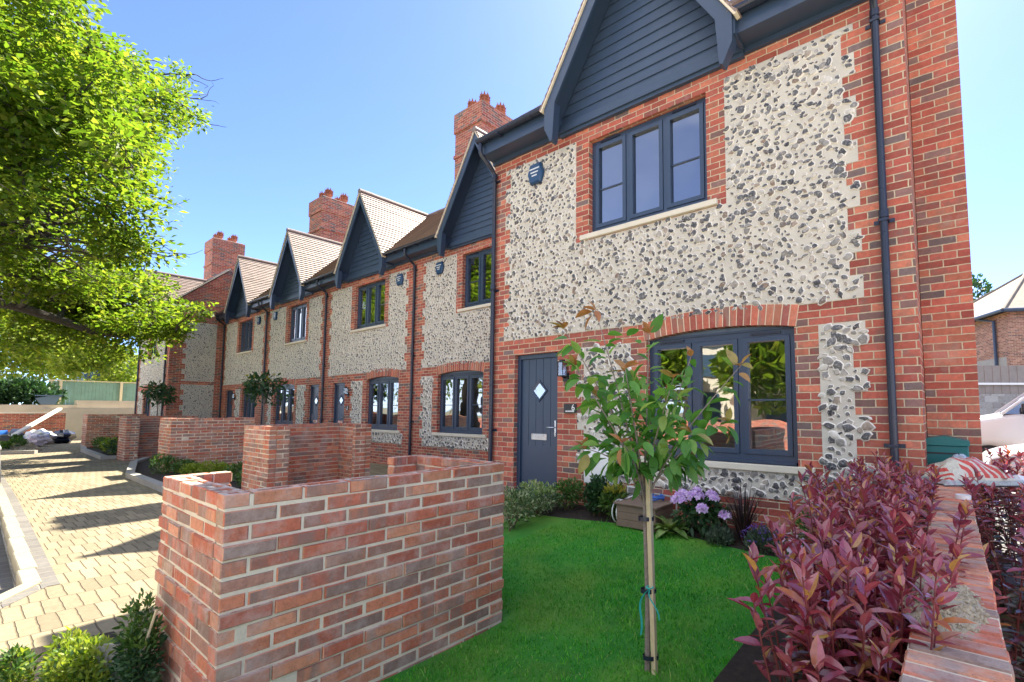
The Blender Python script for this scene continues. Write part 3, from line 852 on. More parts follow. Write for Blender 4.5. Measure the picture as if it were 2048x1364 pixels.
def block_mat(name, c0, c1, su, sv, joint, offset=True, swap=False, jw=.006, jcol=(.2, .16, .1), sandy=.0):
    m, t = mat(name); N = NT(t); p = N.pos(); sp = N.n('ShaderNodeSeparateXYZ'); N.set(sp, 0, p)
    wn = N.n('ShaderNodeTexNoise'); N.set(wn, 'Vector', p); N.set(wn, 'Scale', 7.0)
    ws = N.n('ShaderNodeSeparateColor'); N.set(ws, 0, wn.outputs['Color'])
    a, b = (sp.outputs[1], sp.outputs[0]) if swap else (sp.outputs[0], sp.outputs[1])
    a = N.math('ADD', a, N.math('MULTIPLY_ADD', ws.outputs[0], .02, -.01)); b = N.math('ADD', b, N.math('MULTIPLY_ADD', ws.outputs[1], .02, -.01))
    rb = N.math('DIVIDE', b, sv); row = N.math('FLOOR', rb)
    ra = N.math('DIVIDE', a, su)
    if offset: ra = N.math('ADD', ra, N.math('MULTIPLY', N.math('MODULO', N.math('ABSOLUTE', row), 2.0), .5))
    fa = N.math('MULTIPLY', N.math('FRACT', ra), su); fb = N.math('MULTIPLY', N.math('FRACT', rb), sv)
    da = N.math('MINIMUM', fa, N.math('SUBTRACT', su, fa)); db = N.math('MINIMUM', fb, N.math('SUBTRACT', sv, fb))
    cb = N.n('ShaderNodeCombineXYZ'); N.set(cb, 0, N.math('FLOOR', ra)); N.set(cb, 1, row)
    w2 = N.n('ShaderNodeTexWhiteNoise', noise_dimensions='2D'); N.set(w2, 0, cb.outputs[0])
    col = N.mix(w2.outputs[0], c0, c1)
    col = N.mix(1.0, col, N.math('MULTIPLY_ADD', N.noise(p, 18.0, 6, .75), .8, .6), 'MULTIPLY')
    col = N.mix(1.0, col, N.math('MULTIPLY_ADD', N.noise(p, .8, 3), .5, .75), 'MULTIPLY')
    col = N.mix(N.ramp(N.noise(p, 2.1, 6, .7), [(.56, 0.0), (.75, .35)]), col, (.12, .1, .07))
    d = N.math('MINIMUM', da, db)
    mr = N.n('ShaderNodeMapRange', interpolation_type='SMOOTHSTEP'); N.set(mr, 0, d); N.set(mr, 1, jw * .4); N.set(mr, 2, jw * 1.5)
    sandjoint = N.mix(N.math('LESS_THAN', da, db), N.mix(.5, jcol, c1), jcol)
    col = N.mix(mr.outputs[0], sandjoint, col)
    h = N.math('ADD', mr.outputs[0], N.math('MULTIPLY', N.noise(p, 70.0, 5, .8), .5))
    N.out(N.pbsdf(col, .9, 0, N.bump(h, .008), .25)); return m
M['paving'] = block_mat('buff_block_paving', (.29, .24, .15), (.2, .165, .105), .1, .41, .006, True, True, jw=.0045, jcol=(.15, .12, .075))
M['setts'] = block_mat('grey_setts', (.13, .12, .11), (.17, .16, .14), .21, .22, .006, False, jcol=(.3, .26, .19))
M['roadblocks'] = block_mat('road_blocks', (.66, .61, .52), (.58, .53, .44), .2, .1, .005)
M['kerb'] = simple('kerb_stone', (.3, .265, .18), .9, var=.2, scale=7, bump=.004, bscale=90)
M['kerbgrey'] = simple('grey_kerb_stone', (.36, .34, .3), .9, var=.2, scale=7, bump=.004, bscale=90)
def ground_mat():
    m, t = mat('earth'); N = NT(t); p = N.pos()
    c = N.ramp(N.noise(p, .15, 6, .7), [(.35, (.10, .12, .05)), (.6, (.2, .17, .11))])
    N.out(N.pbsdf(c, .95)); return m
M['earth'] = ground_mat()
def soil_mat():
    m, t = mat('soil'); N = NT(t); p = N.pos()
    c = N.ramp(N.noise(p, 18.0, 6, .75), [(.3, (.022, .016, .012)), (.6, (.055, .04, .03)), (.8, (.11, .08, .06))])
    N.out(N.pbsdf(c, .95, 0, N.bump(N.noise(p, 45.0, 6, .8), .03))); return m
M['soil'] = soil_mat()
def sheet(name, pts, z, m, kind='structure', zf=None):
    mb = MB(); mb.ngon([(x, y, (zf(x, y) if zf else z)) for x, y in pts]); o = mb.build(name, m); tag(o, kind=kind); return o
sheet('ground', [(-600, -600), (600, -600), (600, 600), (-600, 600)], -.22, M['earth'])
# shared paved court (a step above the road)
def slab(name, pts, z0, z1, m):
    mb = MB(); mb.prism(pts, 'z', z0, z1); o = mb.build(name, m); tag(o, kind='structure'); return o
slab('paving', [(-33.5, -4.42), (-5.9, -4.58), (-4.6, -5.3), (-2.2, -9.0), (.2, -12), (.2, -4.42), (-2.0, -4.42), (-2.0, 0.0), (-5.3, 0.0), (-5.3, 2.1), (-33.5, 2.1)], -.21, 0.0, M['paving'])
sheet('road', [(-60, -40), (30, -40), (30, -3), (-60, -3)], -.13, M['roadblocks'])
def strip(name, path, w0, w1, z0, z1, m):
    mb = MB(); path = np.array(path, float)
    n = []
    for i in range(len(path)):
        d = path[min(i + 1, len(path) - 1)] - path[max(i - 1, 0)]; d /= np.linalg.norm(d); n.append((-d[1], d[0]))
    n = np.array(n)
    A, B = path + n * w0, path + n * w1
    for i in range(len(path) - 1):
        P = [A[i], A[i + 1], B[i + 1], B[i]]
        mb.hexa([(p[0], p[1], z0) for p in P] + [(p[0], p[1], z1) for p in P])
    o = mb.build(name, m); tag(o, kind='structure'); return o
KP = [(-33.5, -4.42), (-20, -4.47), (-12, -4.52), (-5.9, -4.6)]
# kerb stones one metre long with open joints
mb = MB()
x = -33.0
while x < -6.05:
    y = np.interp(x, [p[0] for p in KP], [p[1] for p in KP]); j = rng.uniform(-.004, .004)
    mb.bbox(x, min(x + .905, -5.93), y - .115 + j, y + j, -.2, .018 + rng.uniform(-.003, .003), .008); x += .913
P0, P1 = np.array([-5.9, -4.6]), np.array([-3.4, -6.2])
for k in range(3):
    a, b = P0 + (P1 - P0) * (k * .34 + .003), P0 + (P1 - P0) * (k * .34 + .337); d = (b - a) / np.linalg.norm(b - a); nn = np.array([d[1], -d[0]]) * .115
    q = [a, b, b + nn, a + nn]; zt = [.018 - .02 * k, .018 - .02 * (k + 1)]
    mb.hexa([(p[0], p[1], -.2) for p in q] + [(q[0][0], q[0][1], zt[0]), (q[1][0], q[1][1], zt[1]), (q[2][0], q[2][1], zt[1]), (q[3][0], q[3][1], zt[0])])
tag(mb.build('kerb', M['kerb']), kind='structure')
strip('sett_strip', KP + [(-5.75, -4.6)], .0, .1, -.05, .004, M['setts'])
strip('sett_strip_end', [(-5.9, -4.6), (-3.4, -6.2)], .0, .1, -.05, .0045, M['setts'])
strip('gutter_setts', [(p[0], p[1] - .115) for p in KP], -.12, -.01, -.2, -.124, M['setts'])
# lawn that climbs gently to the house
def lawn_z(x, y): return np.interp(y, [-6, -2.9, -.3, 1], [0.0, 0.0, .19, .2])
def lawn_mat():
    m, t = mat('lawn_turf'); N = NT(t); p = N.pos()
    c = N.ramp(N.noise(p, 2.2, 5, .65), [(.3, (.03, .22, .02)), (.55, (.05, .3, .025)), (.75, (.09, .36, .03))])
    c = N.mix(N.ramp(N.noise(p, 1.3, 4, .6), [(.45, 0.0), (.68, .7)]), c, (.2, .36, .04))
    N.out(N.pbsdf(c, .9, 0, N.bump(N.noise(p, 140.0, 4, .8), .012))); return m
M['lawn'] = lawn_mat()
mb = MB(); ys = [-6.2, -4.4, -2.9, -2.7, -2.2, -1.4, -.8, -.3, .02]
for a, b in zip(ys[:-1], ys[1:]): xa = -2.07 if b <= -2.7 else -3.95; mb.quad((xa, a, lawn_z(0, a) + .006), (.45, a, lawn_z(0, a) + .006), (.45, b, lawn_z(0, b) + .006), (xa, b, lawn_z(0, b) + .006))
tag(mb.build('lawn', M['lawn']), kind='structure')
def blades():
    g = np.random.default_rng(3); n = 100000
    x = g.uniform(-3.7, .5, n); y = g.uniform(-5.3, -.42, n)
    edge = -.5 + .12 * np.sin(x * 2.1) + .035 * np.sin(x * 17) + .02 * np.sin(x * 41 + 1)                        # bed edge near the house
    ok = (y < edge) & ((x > -2.03) | (y > -2.62)) & ~((x < -3.25) & (y > -2.6)) & (x < .42)
    d = np.hypot(x - .55, y + 5.14); ok &= g.uniform(0, 1, n) < np.clip(3.2 / d, .35, 1)
    x, y = x[ok], y[ok]; n = len(x); z = lawn_z(x, y)
    h = g.uniform(.016, .04, n) * (.75 + 1.0 * g.uniform(0, 1, n) ** 6) * (1 + .25 * np.sin(x * 3.1) * np.sin(y * 2.7)); w = g.uniform(.0016, .003, n) * 1.4
    th = g.uniform(0, 2 * math.pi, n); ln = g.uniform(.2, .9, n) * h
    c, s = np.cos(th), np.sin(th); ph = g.uniform(0, 2 * math.pi, n)
    B0 = np.stack([x - c * w, y - s * w, z], 1); B1 = np.stack([x + c * w, y + s * w, z], 1)
    lx, ly = np.cos(ph) * ln, np.sin(ph) * ln
    m0 = np.stack([x + lx * .35 - c * w * .8, y + ly * .35 - s * w * .8, z + h * .6], 1); m1 = np.stack([x + lx * .35 + c * w * .8, y + ly * .35 + s * w * .8, z + h * .6], 1)
    T = np.stack([x + lx, y + ly, z + h], 1)
    V = np.stack([B0, B1, m0, m1, T], 1).reshape(-1, 3); o = np.arange(n)[:, None] * 5
    mb = MB(); mb.v.append(V); mb.n = len(V); mb.attr.append(np.zeros(len(V)))
    mb.f4.append(np.array([[0, 1, 3, 2]]) + o); mb.f3.append(np.array([[2, 3, 4]]) + o)
    m, t = mat('grass_blade'); N = NT(t)
    c = N.ramp(N.isl(), [(0, (.02, .2, .015)), (.45, (.06, .38, .025)), (.8, (.13, .48, .04)), (.92, (.2, .52, .06)), (1, (.42, .48, .16))])
    pn = N.noise(N.pos(), 2.6, 5, .65); c = N.mix(1.0, c, N.math('MULTIPLY_ADD', pn, 1.5, .45), 'MULTIPLY'); c = N.mix(N.ramp(N.noise(N.pos(), 1.3, 4, .6), [(.45, 0.0), (.68, .75)]), c, (.15, .34, .04))
    p = N.pbsdf(c, .55, 0, None, .3); tr = N.n('ShaderNodeBsdfTranslucent'); N.set(tr, 0, c)
    ms = N.n('ShaderNodeMixShader'); N.set(ms, 0, .42); N.set(ms, 1, p); N.set(ms, 2, tr.outputs[0]); N.out(ms.outputs[0])
    tag(mb.build('grass', m), 'short green lawn grass in front of number 6', 'grass', kind='stuff')
blades()
# planting soil
mb = MB(); xs = np.linspace(-3.9, .45, 30)
for a, b in zip(xs[:-1], xs[1:]):
    ea, eb = -.5 + .12 * math.sin(a * 2.1), -.5 + .12 * math.sin(b * 2.1)
    mb.quad((a, ea, lawn_z(0, ea) + .0), (b, eb, lawn_z(0, eb) + .0), (b, -.2, .235), (a, -.2, .235)); mb.quad((a, -.2, .235), (b, -.2, .235), (b, 0, .24), (a, 0, .24))
mb.quad((-.5, -4.6, .03), (.43, -4.6, .03), (.43, -.3, .21), (-.5, -.3, .21))
tag(mb.build('soil', M['soil']), kind='structure')
# path to the door of number 6
slab('path', [(-5.3, -2.0), (-3.95, -2.0), (-3.95, -.06), (-5.3, -.06)], -.1, .14, M['paving'])
slab('doorstep', [(-5.0, -.7), (-3.85, -.7), (-3.85, -.02), (-5.0, -.02)], .0, .255, M['paving'])

# ------------------------------------------------------------------ brick bin enclosures
def brick_run(mb, core, p, d, n, length, z1, courses, t=.1025, seed=0, ends=(0, 0), proj=(3, 7, 11)):
    """one leaf of bricks laid one by one. p start, d direction along the wall, n outward direction (2D)"""
    g = np.random.default_rng(seed); p, d, n = np.array(p, float), np.array(d, float), np.array(n, float)
    for c in range(courses):
        zt = z1 - .075 * c; zb = zt - .0625
        off = 0.0 if c % 2 else .1125
        x = -off; out = .011 if c in proj else 0.0
        while x < length - .02:
            a = max(x, 0); b = min(x + .213, length)
            if length - b < .07: b = length
            if b - a > .02:
                j = g.normal(0, .0018, 4); o = out + j[0]
                q0 = p + d * (a + .0) + n * (-t); q1 = p + d * b + n * (-t)
                r0, r1 = p + d * a + n * (o), p + d * b + n * (o + j[1])
                e = .005
                zz0, zz1 = zb + j[2], zt + j[3]
                # chamfered front: back ring, front ring inset
                back = [q0, q1]; 
                P = [(*q0, zz0), (*q1, zz0), (*q1, zz1), (*q0, zz1)]
                m0, m1 = r0 - n * e, r1 - n * e
                Q = [(*m0, zz0), (*m1, zz0), (*m1, zz1), (*m0, zz1)]
                i0, i1 = r0 + d * e, r1 - d * e
                S = [(*i0, zz0 + e), (*i1, zz0 + e), (*i1, zz1 - e), (*i0, zz1 - e)]
                V = P + Q + S
                frog = c == 0 and t > .09 and b - a > .1
                F = [[0, 3, 2, 1]] + [[i, (i + 1) % 4, (i + 1) % 4 + 4, i + 4] for i in range(4) if not (frog and i == 2)] + [[i + 4, (i + 1) % 4 + 4, (i + 1) % 4 + 8, i + 8] for i in range(4)] + [[8, 9, 10, 11]]
                if frog:
                    du, dn = d * .028, n * .024
                    I = [q0 + du + dn, q1 - du + dn, m1 - du - dn, m0 + du - dn]; zl = zz1 - .017
                    V += [(*k, zz1) for k in I] + [(*(k + (I[(i + 2) % 4] - k) * .12), zl) for i, k in enumerate(I)]
                    o_ = [3, 2, 6, 7]
                    F += [[o_[i], o_[(i + 1) % 4], 12 + (i + 1) % 4, 12 + i] for i in range(4)] + [[12 + i, 12 + (i + 1) % 4, 16 + (i + 1) % 4, 16 + i] for i in range(4)] + [[16, 17, 18, 19]]
                mb.raw(V, F)
            x = b + .012 if b < length else length
    a, b = p + n * (-.0045) + d * .006, p + d * (length - .006) + n * (-.0045); c0, c1 = p + d * .006 - n * (t - .006), p + d * (length - .006) - n * (t - .006)
    zb = z1 - .075 * courses
    core.hexa([(*a, zb), (*b, zb), (*c1, zb), (*c0, zb), (*a, z1 - .008), (*b, z1 - .008), (*c1, z1 - .008), (*c0, z1 - .008)])

def bin_store(label, x0, x1, y0, y1, ztop, zbot, opens_left, seed, end_nib=True):
    t = thing('bin_enclosure', label, 'bin store', ((x0 + x1) / 2, (y0 + y1) / 2, zbot), 'brick bin stores along the court')
    mb = MB(); co = MB(); nc = int(round((ztop - zbot) / .075)) + 1; T = .1025
    xl, xo = (x1, x0) if opens_left else (x0, x1)      # xl: long wall, xo: open side
    s = 1 if opens_left else -1
    # long wall: outer leaf faces away from the opening
    brick_run(mb, co, (xl, y0), (0, 1), (s, 0), y1 - y0, ztop, nc, seed=seed)
    brick_run(mb, co, (xl - s * .1035, y0 + .1035), (0, 1), (-s, 0), y1 - y0 - .207, ztop, nc, t=.03, seed=seed + 1, proj=())
    # end walls
    w = x1 - x0 - .104
    a = x0 if opens_left else x0 + .104
    brick_run(mb, co, (a, y0), (1, 0), (0, -1), w, ztop, nc, seed=seed + 2)
    brick_run(mb, co, (a, y1), (1, 0), (0, 1), w, ztop, nc, seed=seed + 3)
    a2 = a + (.1035 if opens_left else 0.0)
    brick_run(mb, co, (a2, y0 + .1035), (1, 0), (0, 1), w - .1035, ztop, nc, t=.03, seed=seed + 4, proj=())
    brick_run(mb, co, (a2, y1 - .1035), (1, 0), (0, -1), w - .1035, ztop, nc, t=.03, seed=seed + 5, proj=())
    # nibs beside the opening
    for (ya, yb) in ((y0 + .104, y0 + .3), (y1 - .3, y1 - .104)):
        brick_run(mb, co, (xo, ya), (0, 1), (-s, 0), yb - ya, ztop, nc, seed=seed + 6, proj=())
        brick_run(mb, co, (xo + s * .1035, ya + .01), (0, 1), (s, 0), yb - ya - .012, ztop, nc, t=.03, seed=seed + 7, proj=())
        e = yb if ya < (y0 + y1) / 2 else ya
        brick_run(mb, co, (min(xo, xo + s * .1) + .003, e + (.002 if e == yb else -.002)), (1, 0), (0, 1 if e == yb else -1), .095, ztop, nc, t=.03, seed=seed + 8, proj=())
    mb.build('brickwork', M['wallbrick'], t)
    # frogs and mortar on the open top course
    co.build('mortar_core', M['mortar'], t)
    return t
bin_store('nearest brick bin store, a long plain wall beside the lawn', -3.135, -2.078, -4.392, -2.705, 1.139, -.06, True, 100)
bin_store('second brick bin store, its open side towards the camera', -9.33, -8.2, -2.1, -.42, 1.25, -.05, False, 200)
bin_store('third brick bin store, plain long wall behind yellow green bushes', -15.1, -14.05, -2.1, -.42, 1.31, -.05, True, 300)
bin_store('fourth brick bin store, open side showing a dark inside', -19.95, -18.9, -2.1, -.42, 1.31, -.05, False, 400)
bin_store('farthest brick bin store of the row, plain shaded wall', -26.9, -25.9, -2.1, -.42, 1.32, -.05, True, 500)
# ------------------------------------------------------------------ plants
M['bark'] = simple('grey_bark', (.26, .215, .18), .95, var=.3, scale=30, bump=.01, bscale=60)
M['oakbark'] = simple('oak_bark', (.05, .042, .034), .95, var=.3, scale=14, bump=.02, bscale=40)
M['stem'] = simple('green_stem', (.13, .1, .05), .8, var=.2)
M['redstem'] = simple('red_stem', (.16, .03, .03), .55, var=.2)
GREENS = dict(
    box=[(0, (.04, .1, .018)), (.5, (.075, .16, .03)), (1, (.13, .21, .045))],
    lime=[(0, (.13, .22, .02)), (.5, (.23, .31, .03)), (1, (.36, .4, .07))],
    dark=[(0, (.018, .06, .022)), (.6, (.035, .09, .03)), (1, (.06, .13, .04))],
    oak=[(0, (.075, .15, .014)), (.4, (.12, .2, .02)), (.8, (.18, .25, .028)), (1, (.27, .3, .05))],
    grey=[(0, (.06, .1, .07)), (.6, (.1, .15, .1)), (1, (.16, .2, .14))],
    vari=[(0, (.05, .12, .04)), (.5, (.12, .2, .07)), (.7, (.3, .37, .17)), (1, (.55, .56, .34))],
    hosta=[(0, (.15, .27, .07)), (.6, (.26, .38, .11)), (1, (.55, .55, .32))],
    yellow=[(0, (.26, .27, .03)), (.5, (.36, .34, .05)), (1, (.5, .42, .1))],
    spine=[(0, (.02, .013, .016)), (.6, (.045, .022, .028)), (1, (.11, .05, .045))],
    cherry=[(0, (.075, .22, .04)), (.35, (.1, .27, .05)), (.7, (.16, .36, .07)), (.9, (.27, .43, .1)), (1, (.36, .46, .13))],
    bronze=[(0, (.34, .13, .055)), (.5, (.42, .2, .08)), (1, (.3, .28, .08))],
)
for k, v in GREENS.items(): M['leaf_' + k] = leaf_mat('leaf_' + k, v, .7 if k == 'oak' else .45 if k in ('lime', 'cherry', 'yellow') else .25, .42 if k in ('cherry', 'box') else .5)
M['lilac'] = leaf_mat('lilac_petal', [(0, (.6, .36, .72)), (.6, (.74, .52, .82)), (1, (.88, .76, .9))], .35, .6, .2, tcol=(1, 1, 1))
M['violet'] = leaf_mat('violet_petal', [(0, (.12, .06, .32)), (1, (.26, .16, .5))], .3, .6, .2, tcol=(1, 1, 1))
M['pinkw'] = leaf_mat('pale_pink_petal', [(0, (.6, .38, .62)), (1, (.82, .7, .8))], .35, .6, .2, tcol=(1, 1, 1))

def lobes(g, c, rad, k):
    c = np.array(c, float); rad = np.array(rad, float)
    L = [(c, rad * .72)]
    for i in range(k):
        d = rand_dirs(1, g)[0]; d[2] = abs(d[2]) * .9 - .15
        L.append((c + d * rad * g.uniform(.38, .66), rad * g.uniform(.3, .52)))
    return L

def foliage(name, parent, m, pts, dirs, size, T=LEAF_MID, g=rng, up=.5, sd=.25):
    n = len(pts); nr = rand_dirs(n, g) * .7 + np.array([0, 0, up]); nr /= np.linalg.norm(nr, axis=1)[:, None]
    mb = MB(); mb.inst(T[0], T[1], pts, frames(dirs, nr), size * np.clip(g.normal(1, sd, n), .45, 1.7))
    return mb.build(name, m, parent)

def lobed_points(g, L, n, fill=.3):
    w = np.array([np.prod(r) ** (2 / 3) for _, r in L]); idx = g.choice(len(L), n, p=w / w.sum())
    C = np.array([c for c, _ in L])[idx]; Rr = np.array([r for _, r in L])[idx]
    d = rand_dirs(n, g); k = 1 - fill * g.uniform(0, 1, n) ** 1.5
    return C + d * Rr * k[:, None], d

def bush(kind, label, cat, c, rad, n, leaf, size, seed, lob=9, T=LEAF_MID, group=None, mat2=None, frac2=0.0, zmin=None, up=.5, fill=.4, dmix=.6):
    g = np.random.default_rng(seed); zmin = c[2] - rad[2] if zmin is None else zmin
    t = thing(kind, label, cat, (c[0], c[1], zmin), group)
    L = lobes(g, c, rad, lob); P, D = lobed_points(g, L, n, fill)
    D = D * dmix + rand_dirs(n, g) * .6 + np.array([0, 0, .35]); ok = P[:, 2] > zmin + .01; P, D = P[ok], D[ok]
    if mat2:
        s = (P[:, 2] > np.quantile(P[:, 2], 1 - frac2)) & (g.uniform(0, 1, len(P)) < .85)
        foliage('foliage', t, leaf, P[~s], D[~s], size, T, g, up); foliage('new_growth', t, mat2, P[s], D[s], size, T, g, up)
    else: foliage('foliage', t, leaf, P, D, size, T, g, up)
    st = MB()
    for i in range(7):
        e = L[g.integers(len(L))][0]; a = np.array([c[0] + g.normal(0, rad[0] * .15), c[1] + g.normal(0, rad[1] * .15), zmin - .02])
        st.tube([a, (a + e) / 2 + g.normal(0, .03, 3) * rad[2], e + (0, 0, rad[2] * .2)], [.012 * rad[2] ** .5 + .003, .008 * rad[2] ** .5 + .002, .003], 6)
    st.build('stems', M['stem'], t)
    return t

# --- photinia hedges
def phot_mat():
    m, t = mat('photinia_leaf'); N = NT(t); at = N.n('ShaderNodeAttribute', attribute_name='rim').outputs['Fac']; r = N.isl()
    red = N.ramp(r, [(0, (.22, .03, .05)), (.35, (.3, .055, .085)), (.6, (.44, .14, .15)), (.8, (.26, .04, .09)), (.92, (.48, .2, .07)), (1, (.54, .34, .08))])
    old = N.ramp(r, [(0, (.035, .065, .035)), (.3, (.09, .035, .05)), (.6, (.13, .03, .045)), (.85, (.05, .1, .045)), (1, (.18, .07, .045))])
    c = N.mix(at, old, red)
    c = N.mix(1.0, c, N.math('MULTIPLY_ADD', N.noise(N.pos(), 60.0, 3), .7, .6), 'MULTIPLY')
    p = N.pbsdf(c, .2, 0, None, .9); tr = N.n('ShaderNodeBsdfTranslucent'); N.set(tr, 0, N.mix(1.0, c, (1.6, 1.0, .8), 'MULTIPLY'))
    ms = N.n('ShaderNodeMixShader'); N.set(ms, 0, .22); N.set(ms, 1, p); N.set(ms, 2, tr.outputs[0]); N.out(ms.outputs[0]); return m
M['photinia'] = phot_mat()
def photinia(label, pts, seed, hfun, size=.078):
    g = np.random.default_rng(seed); c = pts.mean(0)
    t = thing('photinia_hedge', label, 'hedge', (c[0], c[1], .05))
    P = []; D = []; Nn = []; S = []; A = []; st = MB()
    for (x, y) in pts:
        h = hfun(x, y) * g.uniform(.8, 1.12); z0 = .08
        lean = np.clip(g.normal(0, .14, 2), -.24, .24); top = np.array([x + lean[0] * h, y + lean[1] * h, z0 + h]); base = np.array([x, y, z0])
        mid = (base + top) / 2 + np.append(g.normal(0, .03, 2), 0)
        tt = np.linspace(0, 1, 7)[:, None]; path = (1 - tt) ** 2 * base + 2 * tt * (1 - tt) * mid + tt ** 2 * top
        st.tube(path, np.linspace(.006, .0022, 7), 6, caps=False)
        n = int(h * 36) + 10; ph = g.uniform(0, 6.28)
        for i in range(n):
            f = 1 - (i / n) ** 1.1 * .95
            q = (1 - f) ** 2 * base + 2 * f * (1 - f) * mid + f * f * top
            a = ph + i * 2.4; el = g.normal(.15 + .95 * max(0, f - .8) * 5, .25)
            d = np.array([math.cos(a) * math.cos(el), math.sin(a) * math.cos(el), math.sin(el)])
            P.append(q); D.append(d); Nn.append((g.normal(0, .3), g.normal(0, .3), 1.0) if el < .9 else (-math.cos(a), -math.sin(a), .4))
            S.append(size * g.uniform(.65, 1.25) * (.62 if f > .985 else 1.0)); A.append(np.clip((f - .62) / .22 + g.normal(0, .18), 0, 1))
    mb = MB(); T = leaf_template(w=.4, fold=.2, curl=.14)
    P, D, Nn, S, A = map(np.array, (P, D, Nn, S, A))
    F = frames(D, Nn); n0 = len(P); k = len(T[0])
    mb.inst(T[0], T[1], P, F, S); mb.attr[-1] = np.repeat(A, k); mb.has_attr = True
    mb.build('foliage', M['photinia'], t); st.build('stems', M['redstem'], t)
    return t
g = np.random.default_rng(5)
def left_pts():
    o = []
    while len(o) < 235:
        y = g.uniform(-3.65, -.15); xl = np.interp(y, [-4.2, -3.6, -3.0, -2.2, -1, -.2], [.26, .22, .1, -.15, -.32, -.3])
        o.append((g.uniform(xl + .05, .36), y))
    while len(o) < 300:
        o.append((g.uniform(.16, .38), g.uniform(-3.55, -2.6)))
    return np.array(o)
photinia('red leaved photinia hedge between the lawn and the coped wall', left_pts(), 21, lambda x, y: np.interp(y, [-4.2, -3.2, -2, -.2], [.86, .95, 1.0, .95]) * (1 if x > -.05 else .8))
photinia('darker red photinia hedge on the car park side of the wall', np.stack([g.uniform(.74, 1.5, 150), g.uniform(-2.6, 2.2, 150)], 1), 22, lambda x, y: .92)

